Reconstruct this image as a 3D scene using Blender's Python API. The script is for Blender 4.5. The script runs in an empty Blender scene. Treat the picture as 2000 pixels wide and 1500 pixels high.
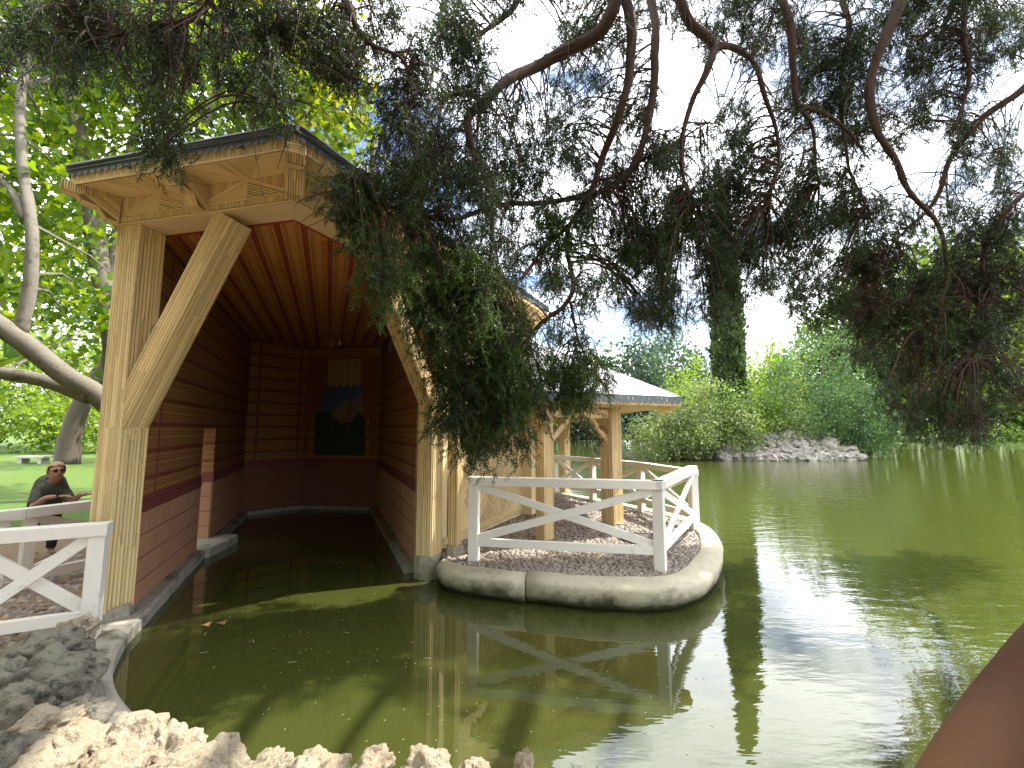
import bpy, math, random
import numpy as np
from mathutils import Vector, Matrix, noise
R = math.radians
rng = np.random.default_rng(7)
random.seed(11)
scene = bpy.context.scene
COL = scene.collection

# ------------------------------------------------------------------ camera
FPX, HOR, EYE = 850.0, 839.0, 2.0
PITCH = math.atan((HOR - 750) / FPX)
CP, SP = math.cos(PITCH), math.sin(PITCH)
cam = bpy.data.cameras.new('camera')
cam.sensor_width = 36; cam.lens = FPX / 2000 * 36; cam.clip_start = 0.05; cam.clip_end = 3000
camo = bpy.data.objects.new('camera', cam); COL.objects.link(camo)
camo.location = (0, 0, EYE); camo.rotation_euler = (math.pi / 2 + PITCH, 0, 0)
scene.camera = camo

# ------------------------------------------------------------------ sky and sun
SUN_EL, SUN_AZ = R(56), R(72)            # azimuth measured from the view direction towards the right
w = bpy.data.worlds.new('World'); scene.world = w; w.use_nodes = True
nt = w.node_tree; nt.nodes.clear()
out = nt.nodes.new('ShaderNodeOutputWorld'); bg = nt.nodes.new('ShaderNodeBackground')
sky = nt.nodes.new('ShaderNodeTexSky'); sky.sky_type = 'NISHITA'; sky.sun_disc = False
sky.sun_elevation = SUN_EL; sky.sun_rotation = SUN_AZ; sky.air_density = 1.0; sky.dust_density = 1.5
tc = nt.nodes.new('ShaderNodeTexCoord'); mp = nt.nodes.new('ShaderNodeMapping'); mp.inputs['Scale'].default_value = (1.6, 1.6, 4.0)
mp.inputs['Location'].default_value = (0.35, 0.2, 0.1)
nz = nt.nodes.new('ShaderNodeTexNoise'); nz.inputs['Scale'].default_value = 1.5; nz.inputs['Detail'].default_value = 7; nz.inputs['Roughness'].default_value = .58
cr = nt.nodes.new('ShaderNodeValToRGB'); cr.color_ramp.elements[0].position = .41; cr.color_ramp.elements[1].position = .56
mx = nt.nodes.new('ShaderNodeMix'); mx.data_type = 'RGBA'
nt.links.new(tc.outputs['Generated'], mp.inputs[0]); nt.links.new(mp.outputs[0], nz.inputs['Vector'])
nt.links.new(nz.outputs['Fac'], cr.inputs[0]); nt.links.new(cr.outputs['Color'], mx.inputs[0])
nt.links.new(sky.outputs[0], mx.inputs[6]); mx.inputs[7].default_value = (18.0, 18.4, 19.2, 1)
nt.links.new(mx.outputs[2], bg.inputs[0]); bg.inputs[1].default_value = 0.14
nt.links.new(bg.outputs[0], out.inputs[0])
sun = bpy.data.lights.new('sun', 'SUN'); sun.energy = 5.0; sun.angle = R(.6); sun.color = (1, .95, .86)
suno = bpy.data.objects.new('sun', sun); COL.objects.link(suno)
sd = Vector((math.sin(SUN_AZ) * math.cos(SUN_EL), math.cos(SUN_AZ) * math.cos(SUN_EL), math.sin(SUN_EL)))
suno.rotation_euler = sd.to_track_quat('Z', 'Y').to_euler(); suno.location = (0, 0, 30)
vs = scene.view_settings; vs.view_transform = 'Standard'; vs.look = 'None'; vs.gamma = 1; vs.use_curve_mapping = False
vs.exposure = 1.12
scene.cycles.max_bounces = 8; scene.cycles.diffuse_bounces = 4; scene.cycles.glossy_bounces = 3; scene.cycles.transmission_bounces = 4
scene.cycles.caustics_reflective = False; scene.cycles.caustics_refractive = False

# ------------------------------------------------------------------ helpers
def V(*a): return Vector(a)

def pxd(px, py, d):
    """world point seen at photo pixel (px, py) at horizontal distance d in front of the camera"""
    a = (px - 1000) / FPX; b = (750 - py) / FPX
    r = Vector((a, CP - b * SP, SP + b * CP)); t = d / r.y
    return Vector((r.x * t, d, EYE + r.z * t))

def tag(o, label=None, cat=None, group=None, kind=None):
    if label: o['label'] = label
    if cat: o['category'] = cat
    if group: o['group'] = group
    if kind: o['kind'] = kind
    return o

def thing(name, loc, label, cat, group=None):
    o = bpy.data.objects.new(name, None); COL.objects.link(o); o.location = loc; o.empty_display_size = .2
    return tag(o, label, cat, group)

def root_loc(p):
    while p.parent: p = p.parent
    return Vector(p.location)

def link(name, me, mat, parent=None, kind=None, label=None):
    o = bpy.data.objects.new(name, me); COL.objects.link(o)
    if mat and not me.materials:
        for m in (mat if isinstance(mat, (list, tuple)) else [mat]): me.materials.append(m)
    if parent: o.parent = parent
    if kind: o['kind'] = kind
    if label: o['label'] = label
    return o

class MB:
    def __init__(s): s.v = []; s.f = []; s.back = set()
    def add(s, vs_, fs_):
        k = len(s.v); s.v += [tuple(p) for p in vs_]; s.f += [tuple(i + k for i in f) for f in fs_]
    def box(s, c, ax, ay, az):
        """box centred on c with half-axis vectors"""
        c = Vector(c); P = [c + ax * i + ay * j + az * k for k in (-1, 1) for j in (-1, 1) for i in (-1, 1)]
        s.add(P, [(0, 2, 3, 1), (4, 5, 7, 6), (0, 1, 5, 4), (2, 6, 7, 3), (0, 4, 6, 2), (1, 3, 7, 5)])
    def bar(s, a, b, wdt, hgt, up=Vector((0, 0, 1))):
        a = Vector(a); b = Vector(b); t = (b - a); L = t.length; t = t / L
        x = t.cross(up)
        if x.length < 1e-4: x = t.cross(Vector((0, 1, 0)))
        x.normalize(); y = x.cross(t)
        s.box((a + b) / 2, x * wdt / 2, t * L / 2, y * hgt / 2)
    def extrude(s, poly, vec):
        n = len(poly); poly = [Vector(p) for p in poly]; vec = Vector(vec)
        s.add(poly + [p + vec for p in poly], [tuple(range(n))[::-1], tuple(range(n, 2 * n))] + [(i, (i + 1) % n, n + (i + 1) % n, n + i) for i in range(n)])
    def prism(s, poly2, z0, z1): s.extrude([(p[0], p[1], z0) for p in poly2], (0, 0, z1 - z0))
    def tube(s, pts, rad, n=8, wob=0.0):
        pts = [Vector(p) for p in pts]
        if not isinstance(rad, (list, tuple)): rad = [rad] * len(pts)
        rings = []; ref = None
        for i, p in enumerate(pts):
            t = (pts[min(i + 1, len(pts) - 1)] - pts[max(i - 1, 0)])
            if t.length < 1e-6: t = Vector((0, 0, 1))
            t.normalize()
            if ref is None: ref = t.orthogonal()
            x = (ref - t * ref.dot(t))
            if x.length < 1e-5: x = t.orthogonal()
            x.normalize(); ref = x; y = t.cross(x)
            rings.append([p + (x * math.cos(2 * math.pi * k / n) + y * math.sin(2 * math.pi * k / n)) * rad[i] * (1 + wob * (noise.noise(p * 3 + Vector((k * 1.7, 0, 0))))) for k in range(n)])
        m = len(rings); vsx = [q for r_ in rings for q in r_]
        fs = [(i * n + k, i * n + (k + 1) % n, (i + 1) * n + (k + 1) % n, (i + 1) * n + k) for i in range(m - 1) for k in range(n)]
        fs += [tuple(range(n))[::-1], tuple(range((m - 1) * n, m * n))]
        s.add(vsx, fs)
    def mesh(s, name, origin=Vector((0, 0, 0)), smooth=False, bevel=0):
        me = bpy.data.meshes.new(name); o = Vector(origin)
        me.from_pydata([(v[0] - o.x, v[1] - o.y, v[2] - o.z) for v in s.v], [], s.f)
        if bevel:
            import bmesh
            bm = bmesh.new(); bm.from_mesh(me); bmesh.ops.bevel(bm, geom=list(bm.edges), offset=bevel, segments=2, affect='EDGES', profile=.6)
            bm.to_mesh(me); bm.free()
        if smooth: me.polygons.foreach_set('use_smooth', [True] * len(me.polygons))
        if s.back: me.polygons.foreach_set('material_index', [1 if i in s.back else 0 for i in range(len(me.polygons))])
        me.update(); return me
    def build(s, name, mat, parent=None, smooth=False, bevel=0, kind=None, label=None):
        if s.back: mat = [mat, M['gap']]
        return link(name, s.mesh(name, root_loc(parent) if parent else Vector((0, 0, 0)), smooth, bevel), mat, parent, kind, label)

def spline(pts, n=6):
    pts = [Vector(p) for p in pts]; out_ = []
    P = [pts[0] * 2 - pts[1]] + pts + [pts[-1] * 2 - pts[-2]]
    for i in range(1, len(P) - 2):
        for k in range(n):
            t = k / n; a, b, c, d = P[i - 1], P[i], P[i + 1], P[i + 2]
            out_.append(.5 * ((2 * b) + (c - a) * t + (2 * a - 5 * b + 4 * c - d) * t * t + (-a + 3 * b - 3 * c + d) * t ** 3))
    out_.append(pts[-1]); return out_

def lerp_r(r0, r1, n, p=1.0): return [r0 + (r1 - r0) * (i / (n - 1)) ** p for i in range(n)]

def reed(mb, a, b, r, n):
    t = (b - a).normalized(); s = t.cross(n).normalized()
    pr = [-s * r, -s * r * .55 + n * r * .85, s * r * .55 + n * r * .85, s * r]
    mb.add([a + p for p in pr] + [b + p for p in pr], [(0, 1, 5, 4), (1, 2, 6, 5), (2, 3, 7, 6), (0, 3, 2, 1), (4, 5, 6, 7)])

def fill(mb, poly, dirv, n, sp=.026, seg=1.1, jit=.0, lift=.002, back=True):
    """lay half-round reeds side by side over a planar convex polygon"""
    n = n.normalized(); u = (dirv - n * dirv.dot(n)).normalized(); v = n.cross(u); o = poly[0]
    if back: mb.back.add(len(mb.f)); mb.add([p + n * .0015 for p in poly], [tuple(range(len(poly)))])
    q = [((p - o).dot(u), (p - o).dot(v)) for p in poly]
    v0 = min(a[1] for a in q); v1 = max(a[1] for a in q); k = v0 + sp / 2
    while k < v1:
        xs = []
        for i in range(len(q)):
            a, b = q[i], q[(i + 1) % len(q)]
            if (a[1] - k) * (b[1] - k) < 0: xs.append(a[0] + (b[0] - a[0]) * (k - a[1]) / (b[1] - a[1]))
        if len(xs) == 2:
            xs.sort(); x = xs[0]; first = True
            while x < xs[1] - .004:
                L = seg * random.uniform(.55, 1.3); e = min(xs[1], x + L)
                if xs[1] - e < .12: e = xs[1]
                a = o + u * x + v * (k + random.uniform(-.0025, .0025)) + n * lift
                b = o + u * (e - random.uniform(0, .006)) + v * (k + random.uniform(-.0025, .0025)) + n * (lift + random.uniform(-.001, .003))
                if e - x > .01: reed(mb, a, b, sp * random.uniform(.36, .47), n)
                x = e
        k += sp

def clip(poly, p, n):
    """keep the part of a 2D convex polygon where (q - p).n >= 0"""
    o = []
    for i in range(len(poly)):
        a, b = poly[i], poly[(i + 1) % len(poly)]
        da = (a[0] - p[0]) * n[0] + (a[1] - p[1]) * n[1]; db = (b[0] - p[0]) * n[0] + (b[1] - p[1]) * n[1]
        if da >= 0: o.append(a)
        if da * db < 0:
            t = da / (da - db); o.append((a[0] + (b[0] - a[0]) * t, a[1] + (b[1] - a[1]) * t))
    return o

def offset(poly, d):
    """offset a closed counter-clockwise 2D polygon outward by d (or list of d per edge)"""
    n = len(poly); dd = d if isinstance(d, (list, tuple)) else [d] * n; res = []
    for i in range(n):
        a, b, c = Vector(poly[i - 1]), Vector(poly[i]), Vector(poly[(i + 1) % n])
        e1 = (b - a).normalized(); e2 = (c - b).normalized(); n1 = Vector((e1.y, -e1.x)); n2 = Vector((e2.y, -e2.x))
        d1, d2 = dd[i - 1], dd[i]; p1 = b + n1 * d1; p2 = b + n2 * d2
        den = e1.x * e2.y - e1.y * e2.x
        if abs(den) < 1e-5: res.append(tuple(p1)); continue
        t = ((p2.x - p1.x) * e2.y - (p2.y - p1.y) * e2.x) / den; q = p1 + e1 * t; res.append((q.x, q.y))
    return res

# ------------------------------------------------------------------ materials
def nodes(name):
    m = bpy.data.materials.new(name); m.use_nodes = True; t = m.node_tree
    return m, t, t.nodes['Principled BSDF'], t.nodes['Material Output']

def mixrgb(t, fac, a, b, mode='MIX'):
    m = t.nodes.new('ShaderNodeMix'); m.data_type = 'RGBA'; m.blend_type = mode
    for sock, val in ((0, fac), (6, a), (7, b)):
        if hasattr(val, 'is_linked') or isinstance(val, bpy.types.NodeSocket): t.links.new(val, m.inputs[sock])
        elif sock == 0: m.inputs[0].default_value = val
        else: m.inputs[sock].default_value = (*val, 1)
    return m.outputs[2]

def coords(t, scale=(1, 1, 1)):
    g = t.nodes.new('ShaderNodeNewGeometry'); mp_ = t.nodes.new('ShaderNodeMapping'); mp_.inputs['Scale'].default_value = scale
    t.links.new(g.outputs['Position'], mp_.inputs[0]); return mp_.outputs[0], g

def noi(t, vec, scale, detail=4, rough=.55):
    n_ = t.nodes.new('ShaderNodeTexNoise'); n_.inputs['Scale'].default_value = scale; n_.inputs['Detail'].default_value = detail; n_.inputs['Roughness'].default_value = rough
    t.links.new(vec, n_.inputs['Vector']); return n_.outputs['Fac']

def ramp(t, fac, stops, const=False):
    r_ = t.nodes.new('ShaderNodeValToRGB'); c_ = r_.color_ramp
    if const: c_.interpolation = 'CONSTANT'
    while len(c_.elements) < len(stops): c_.elements.new(1)
    for e, (p, c) in zip(c_.elements, stops):
        e.position = p; e.color = (*c, 1) if len(c) == 3 else c
    t.links.new(fac, r_.inputs[0]); return r_.outputs['Color']

def bump(t, p, h, strength, dist=.01):
    b = t.nodes.new('ShaderNodeBump'); b.inputs['Strength'].default_value = strength; b.inputs['Distance'].default_value = dist
    t.links.new(h, b.inputs['Height']); t.links.new(b.outputs[0], p.inputs['Normal'])

def mat(name, c1, c2, scale=3, rough=.7, bmp=.3, bscale=30, bdist=.01, island=0, stretch=(1, 1, 1), spots=None, metal=0, spec=.4):
    m, t, p, o = nodes(name); vec, g = coords(t, stretch)
    col = mixrgb(t, noi(t, vec, scale, 6, .65), c1, c2)
    f = t.nodes.new('ShaderNodeMath')
    if island:
        col = mixrgb(t, 1.0, col, ramp(t, g.outputs['Random Per Island'], [(0, (1 - island,) * 3), (1, (1, 1, 1))]), 'MULTIPLY')
    if spots:
        sc, thr, c3 = spots
        k = ramp(t, noi(t, vec, sc, 6, .7), [(thr, (0, 0, 0)), (min(thr + .12, 1), (1, 1, 1))])
        col = mixrgb(t, k, col, c3)
    t.links.new(col, p.inputs['Base Color']); p.inputs['Roughness'].default_value = rough; p.inputs['Metallic'].default_value = metal
    p.inputs['Specular IOR Level'].default_value = spec
    if bmp: bump(t, p, noi(t, vec, bscale, 6, .65), bmp, bdist)
    return m

def leafmat(name, c_dark, c_light, trans=.5, tcol=None, nscale=.35):
    m, t, p, o = nodes(name); vec, g = coords(t)
    rnd = g.outputs['Random Per Island']
    a = mixrgb(t, rnd, c_dark, c_light)
    k = ramp(t, noi(t, vec, nscale, 3), [(.35, (.62, .62, .62)), (.68, (1.25, 1.25, 1.1))])
    a = mixrgb(t, 1.0, a, k, 'MULTIPLY')
    p.inputs['Roughness'].default_value = .45; p.inputs['Specular IOR Level'].default_value = .35
    t.links.new(a, p.inputs['Base Color'])
    tr = t.nodes.new('ShaderNodeBsdfTranslucent'); tint = mixrgb(t, 1.0, a, tcol or (1.6, 1.7, .6), 'MULTIPLY'); t.links.new(tint, tr.inputs[0])
    ms = t.nodes.new('ShaderNodeMixShader'); ms.inputs[0].default_value = trans
    t.links.new(p.outputs[0], ms.inputs[1]); t.links.new(tr.outputs[0], ms.inputs[2]); t.links.new(ms.outputs[0], o.inputs[0])
    return m

M = {}
M['reed'] = mat('reed', (.76, .56, .26), (.87, .70, .40), 5, .55, .25, 60, .004, island=.30, spots=(1.3, .66, (.42, .30, .13)))
M['gap'] = mat('reed_gap_shade', (.20, .13, .055), (.30, .20, .09), 6, .8, 0)  # dark sheet behind the reeds, paints in the shade of their gaps
M['plaster'] = mat('cream_plaster', (.68, .52, .28), (.76, .61, .36), 4, .7, .15, 25, .004)
M['soffit'] = mat('soffit_plaster', (.66, .50, .24), (.76, .60, .32), 3, .7, .15, 40, .004)
M['red_paint'] = mat('red_paint', (.27, .045, .025), (.36, .075, .04), 6, .6, .1, 40)
M['maroon'] = mat('maroon_paint', (.16, .04, .04), (.22, .06, .05), 8, .6, .1, 40)
M['zinc'] = mat('zinc_sheet', (.07, .08, .09), (.13, .145, .16), 3, .38, .1, 30, metal=.65)
M['zinc_roof'] = mat('zinc_roof', (.42, .43, .44), (.55, .56, .57), 1.2, .42, .1, 20, metal=.25)
M['zinc_trim'] = mat('zinc_trim', (.13, .17, .22), (.20, .25, .31), 5, .45, .1, 30, metal=.3)
M['block'] = mat('painted_stone_block', (.46, .21, .125), (.50, .29, .165), 1.8, .75, .35, 24, .008, island=.18, spots=(3.1, .62, (.50, .33, .16)))
M['mortar'] = mat('mortar', (.17, .07, .045), (.22, .10, .06), 9, .9, .3, 40)
M['concrete'] = mat('weathered_concrete', (.26, .24, .19), (.42, .39, .32), 3.5, .85, .8, 24, .02, spots=(3.4, .52, (.13, .12, .08)))
M['white'] = mat('white_painted_wood', (.70, .67, .62), (.79, .76, .71), 2.5, .42, .12, 35, .003, spots=(7, .6, (.56, .53, .45)))
M['pebble'] = mat('pebble', (.22, .165, .125), (.47, .41, .345), 9, .5, .2, 60, .004, island=.62)
M['earth'] = mat('pebble_bed', (.12, .085, .06), (.20, .15, .11), 8, .95, .5, 60, .01)
M['bark_pl'] = mat('plane_bark', (.11, .095, .07), (.21, .19, .145), 3.2, .85, .6, 14, .02, spots=(4.5, .54, (.075, .06, .042)))
M['bark_jn'] = mat('juniper_bark', (.040, .022, .015), (.095, .055, .038), 7, .9, .9, 26, .02, stretch=(3, 3, .5))
M['bark_dk'] = mat('dark_bark', (.07, .055, .042), (.13, .10, .08), 5, .9, .6, 18, .02)
M['limestone'] = mat('travertine_rock', (.31, .21, .09), (.62, .56, .45), 7, .9, 1.0, 38, .05, spots=(11, .56, (.15, .11, .06)))
M['rock_dark'] = mat('mossy_grey_rock', (.13, .115, .08), (.36, .33, .26), 6, .9, 1.0, 30, .05, spots=(9, .5, (.05, .052, .035)))
M['island_rock'] = mat('island_rock', (.17, .155, .13), (.33, .30, .255), 1.4, .9, .9, 6, .08, spots=(1.8, .6, (.13, .12, .09)))
M['bench'] = mat('bench_stone', (.42, .41, .37), (.5, .49, .45), 3, .8, .2)
M['leaf_dry'] = mat('dry_leaf', (.30, .13, .05), (.45, .27, .10), 30, .7, 0, island=.4)
M['manhole'] = mat('cast_iron', (.07, .055, .05), (.12, .10, .09), 20, .6, .5, 60, metal=.4)
M['plane_leaf'] = leafmat('plane_leaf', (.035, .09, .014), (.16, .24, .028), .58, (2.3, 1.95, .4))
M['plane_leaf_y'] = leafmat('plane_leaf_yellow', (.10, .17, .02), (.30, .30, .03), .55, (1.7, 1.6, .5))  # lighter yellow copy of the plane leaf, sunlight put into the colour
M['juniper'] = leafmat('juniper_needles', (.016, .026, .007), (.050, .078, .020), .28, (1.5, 1.6, .5), .9)
M['juniper_lit'] = leafmat('juniper_needles_lit', (.024, .045, .010), (.080, .135, .032), .32, (1.5, 1.6, .5), .9)  # brighter copy of the needles, light on the centre bough put in colour
M['juniper_br'] = leafmat('juniper_brown', (.030, .019, .009), (.075, .042, .016), .25, (1.4, 1.1, .6), .9)
M['bush_pale'] = leafmat('pale_bush', (.10, .15, .055), (.25, .30, .15), .4, (1.4, 1.5, .6), .5)
M['bush_mid'] = leafmat('green_bush', (.055, .11, .025), (.14, .21, .05), .42, (1.5, 1.6, .5), .5)
M['weep'] = leafmat('weeping_foliage', (.055, .11, .05), (.12, .20, .09), .42, (1.4, 1.5, .7), .5)
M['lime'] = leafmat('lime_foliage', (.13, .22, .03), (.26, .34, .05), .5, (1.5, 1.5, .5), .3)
M['cedar'] = leafmat('cedar_foliage', (.055, .095, .06), (.10, .155, .10), .3, (1.2, 1.3, .8), .2)
M['cypress'] = leafmat('cypress_foliage', (.030, .052, .020), (.085, .125, .045), .25, (1.4, 1.5, .6), .8)  # lightened to stand in for haze and backlight
M['far_leaf'] = leafmat('far_foliage', (.07, .12, .03), (.17, .24, .065), .42, (1.5, 1.5, .6), .12)

# painted reed stripes: horizontal bands read off height or across the planks
def stripemat(name, axis, period, stops, phase=0, wear=1.0):
    m, t, p, o = nodes(name); vec, g = coords(t)
    d = t.nodes.new('ShaderNodeVectorMath'); d.operation = 'DOT_PRODUCT'; d.inputs[1].default_value = axis; t.links.new(g.outputs['Position'], d.inputs[0])
    wv = t.nodes.new('ShaderNodeMath'); wv.operation = 'MULTIPLY_ADD'; wv.inputs[1].default_value = .012; t.links.new(noi(t, vec, 4, 2), wv.inputs[0]); t.links.new(d.outputs['Value'], wv.inputs[2])
    s = t.nodes.new('ShaderNodeMath'); s.operation = 'MULTIPLY_ADD'; s.inputs[1].default_value = 1 / period; s.inputs[2].default_value = phase; t.links.new(wv.outputs[0], s.inputs[0])
    fr = t.nodes.new('ShaderNodeMath'); fr.operation = 'FRACT'; t.links.new(s.outputs[0], fr.inputs[0])
    c = ramp(t, fr.outputs[0], stops, True)
    c = mixrgb(t, ramp(t, noi(t, vec, 3.5, 6, .7), [(.35, (0, 0, 0)), (.75, (.75 * wear,) * 3)]), c, (.33, .16, .055))
    sm, g2 = coords(t, (2, 2, 30) if axis[2] else (1, 1, 1))
    t.links.new(c, p.inputs['Base Color']); p.inputs['Roughness'].default_value = .6
    bump(t, p, noi(t, vec, 30, 4), .15, .004); return m
TAN, TAN2, RED, DRK = (.35, .18, .055), (.27, .125, .038), (.14, .020, .018), (.11, .034, .014)
M['wallpaint'] = stripemat('striped_wall_paint', (0, 0, 1), .30, [(0, RED), (.17, TAN2), (.27, DRK), (.295, TAN), (.35, DRK), (.375, TAN2), (.50, DRK), (.52, TAN), (.66, DRK), (.685, TAN2), (.83, DRK), (.85, TAN), (.93, TAN2)], .2, .5)

# ------------------------------------------------------------------ terrain, lake, water
Lp, Ap, Rp = (-4.22, 4.46), (-2.09, 3.97), (-1.10, 6.15)
W2 = (.30, 9.10)
LAKE = [(-2.42, 3.03), (-1.5, 2.70), (0, 2.52), (1.2, 1.7), (2.4, .3), (4, -3), (9, -9), (30, -12), (70, 0), (78, 30), (62, 52), (45, 63), (26, 76), (8, 82), (-2, 80), (-8, 60), (-6, 40), (-1, 25), (.6, 15.5), (.4, 12.6),
        (-3.2, 11.5), (-5.5, 11.75), (-6.62, 10.5), (-5.26, 7.2), (-4.02, 5.0), (-3.62, 4.22), (-3.32, 3.78), (-2.96, 3.38)]
def sdf(P, poly):
    P = np.asarray(P, float); A = np.array(poly, float); B = np.roll(A, -1, 0)
    d = np.full(len(P), 1e9); ins = np.zeros(len(P), bool)
    for a, b in zip(A, B):
        ab = b - a; t = np.clip(((P - a) @ ab) / (ab @ ab), 0, 1); q = a + t[:, None] * ab
        d = np.minimum(d, np.hypot(*(P - q).T))
        c = ((a[1] > P[:, 1]) != (b[1] > P[:, 1])) & (P[:, 0] < (b[0] - a[0]) * (P[:, 1] - a[1]) / (b[1] - a[1] + 1e-12) + a[0])
        ins ^= c
    return np.where(ins, -d, d)
def axis_pts(lo, hi, step, far, grow=1.13):
    c = list(np.arange(lo, hi, step)); s = step
    while c[-1] < far: s *= grow; c.append(c[-1] + s)
    s = step
    while c[0] > -far: s *= grow; c.insert(0, c[0] - s)
    return np.array(c)
xs = axis_pts(-9, 7, .14, 900); ys = axis_pts(-2, 16, .14, 900)
X, Y = np.meshgrid(xs, ys); pts = np.stack([X.ravel(), Y.ravel()], 1)
D = sdf(pts, LAKE)
Z = np.where(D > 0, .10 + .10 * np.clip(D / .5, 0, 1), np.maximum(-1.2, .10 + D * 3.0))
Z += np.where(D > 12, np.clip((D - 12) * .012, 0, 5), 0)
Z += np.where(D > .6, .03 * np.sin(pts[:, 0] * 1.1) * np.cos(pts[:, 1] * .9), 0)
nx_, ny_ = len(xs), len(ys)
idx = np.arange(nx_ * ny_).reshape(ny_, nx_)
faces = np.stack([idx[:-1, :-1], idx[:-1, 1:], idx[1:, 1:], idx[1:, :-1]], -1).reshape(-1, 4)

def mesh_np(name, verts, faces_, smooth=False):
    me = bpy.data.meshes.new(name); nv, (nf, k) = len(verts), faces_.shape
    me.vertices.add(nv); me.vertices.foreach_set('co', np.asarray(verts, np.float32).ravel())
    me.loops.add(nf * k); me.loops.foreach_set('vertex_index', np.asarray(faces_, np.int32).ravel())
    me.polygons.add(nf); me.polygons.foreach_set('loop_start', np.arange(0, nf * k, k, dtype=np.int32))
    me.update(calc_edges=True)
    if smooth: me.polygons.foreach_set('use_smooth', np.ones(nf, bool))
    return me
m, t, p, o = nodes('ground_earth_and_lawn'); vec, g = coords(t)
n1 = noi(t, vec, .5, 4); n2 = noi(t, vec, 14, 6, .7); n3 = noi(t, vec, 60, 5, .7)
grass = mixrgb(t, n2, (.034, .080, .004), (.072, .130, .008)); grass = mixrgb(t, n1, grass, (.085, .14, .010))
earth = mixrgb(t, n2, (.15, .105, .07), (.27, .20, .135)); earth = mixrgb(t, ramp(t, n3, [(.52, (0, 0, 0)), (.6, (1, 1, 1))]), earth, (.32, .19, .11))
sx = t.nodes.new('ShaderNodeSeparateXYZ'); t.links.new(g.outputs['Position'], sx.inputs[0])
ma = t.nodes.new('ShaderNodeMath'); ma.operation = 'MULTIPLY_ADD'; ma.inputs[1].default_value = -.55; t.links.new(sx.outputs[0], ma.inputs[0]); t.links.new(sx.outputs[1], ma.inputs[2])
mb_ = t.nodes.new('ShaderNodeMath'); mb_.operation = 'MULTIPLY_ADD'; mb_.inputs[1].default_value = 1.4; t.links.new(n1, mb_.inputs[0]); t.links.new(ma.outputs[0], mb_.inputs[2])
mr = t.nodes.new('ShaderNodeMapRange'); mr.inputs[1].default_value = 12.2; mr.inputs[2].default_value = 12.9; t.links.new(mb_.outputs[0], mr.inputs[0])
t.links.new(mixrgb(t, mr.outputs[0], earth, grass), p.inputs['Base Color']); p.inputs['Roughness'].default_value = .95
bump(t, p, n3, .6, .03); M['ground'] = m
link('ground', mesh_np('ground', np.stack([pts[:, 0], pts[:, 1], Z], 1), faces, True), M['ground'], kind='structure')

m, t, p, o = nodes('pond_water'); vec, g = coords(t, (1, 1, 1))
p.inputs['Base Color'].default_value = (.042, .049, .011, 1); p.inputs['Roughness'].default_value = .012; p.inputs['IOR'].default_value = 1.62; p.inputs['Specular IOR Level'].default_value = .5
vr, _ = coords(t, (.55, 1.5, 1)); far_n = noi(t, vr, 3.2, 3, .5); fine = noi(t, vr, 9, 2, .5)
cd = t.nodes.new('ShaderNodeVectorMath'); cd.operation = 'DISTANCE'; cd.inputs[1].default_value = (-1.5, 5.5, 0); t.links.new(g.outputs['Position'], cd.inputs[0])
amp = t.nodes.new('ShaderNodeMapRange'); amp.inputs[1].default_value = 2.5; amp.inputs[2].default_value = 14; amp.inputs[3].default_value = .012; amp.inputs[4].default_value = .20; t.links.new(cd.outputs['Value'], amp.inputs[0])
ad = t.nodes.new('ShaderNodeMath'); ad.operation = 'MULTIPLY_ADD'; ad.inputs[1].default_value = .25; t.links.new(fine, ad.inputs[0]); t.links.new(far_n, ad.inputs[2])
b = t.nodes.new('ShaderNodeBump'); b.inputs['Distance'].default_value = .09; t.links.new(ad.outputs[0], b.inputs['Height']); t.links.new(amp.outputs[0], b.inputs['Strength']); t.links.new(b.outputs[0], p.inputs['Normal'])
M['water'] = m
mb = MB(); mb.add([(-9, -14, 0), (90, -14, 0), (90, 92, 0), (-9, 92, 0)], [(0, 1, 2, 3)])
mb.build('pond_water', M['water'], kind='structure')

# concrete kerb on the left bank and along the near shore
def ribbon(mb, inner, outer, z0, z1, z1b=None):
    n = len(inner); zb = z1 if z1b is None else z1b; v = []
    for (a, b_) in zip(inner, outer):
        ex = Vector((b_[0] - a[0], b_[1] - a[1])).normalized() * .03
        v += [(a[0], a[1], z0), (a[0], a[1], z1 - .025), (a[0] + ex.x, a[1] + ex.y, z1), (b_[0], b_[1], zb), (b_[0], b_[1], z0)]
    f = [(i * 5 + k, i * 5 + k + 1, i * 5 + 6 + k, i * 5 + 5 + k) for i in range(n - 1) for k in range(4)]
    f += [(0, 4, 3, 2, 1), tuple((n - 1) * 5 + k for k in range(5))]
    mb.add(v, f)
inn = spline([(-5.20, 7.98, 0), (-4.98, 7.45, 0), (-4.4, 6.1, 0), (-3.88, 4.95, 0), (-3.56, 4.24, 0), (-3.27, 3.80, 0), (-2.92, 3.42, 0), (-2.4, 3.06, 0), (-1.5, 2.72, 0), (0, 2.54, 0)], 5)
outk = spline([(-5.55, 7.98, 0), (-5.35, 7.35, 0), (-4.75, 6.05, 0), (-4.16, 4.85, 0), (-3.88, 4.18, 0), (-3.56, 3.60, 0), (-3.10, 3.13, 0), (-2.53, 2.78, 0), (-1.5, 2.52, 0), (0, 2.32, 0)], 5)
for k, q in enumerate(outk): q.x += .03 * noise.noise(q * 3); q.y += .03 * noise.noise(q * 3 + Vector((3, 0, 0)))
for k, q in enumerate(inn):
    q.x += .012 * noise.noise(q * 2.5); q.y += .012 * noise.noise(q * 2.5 + Vector((5, 0, 0)))
mb = MB(); ribbon(mb, inn, outk, -.6, .13, .15)
kerb = mb.build('pond_kerb', M['concrete'], smooth=False); tag(kerb, 'curved grey concrete kerb along the left bank of the pond', 'kerb')

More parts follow.
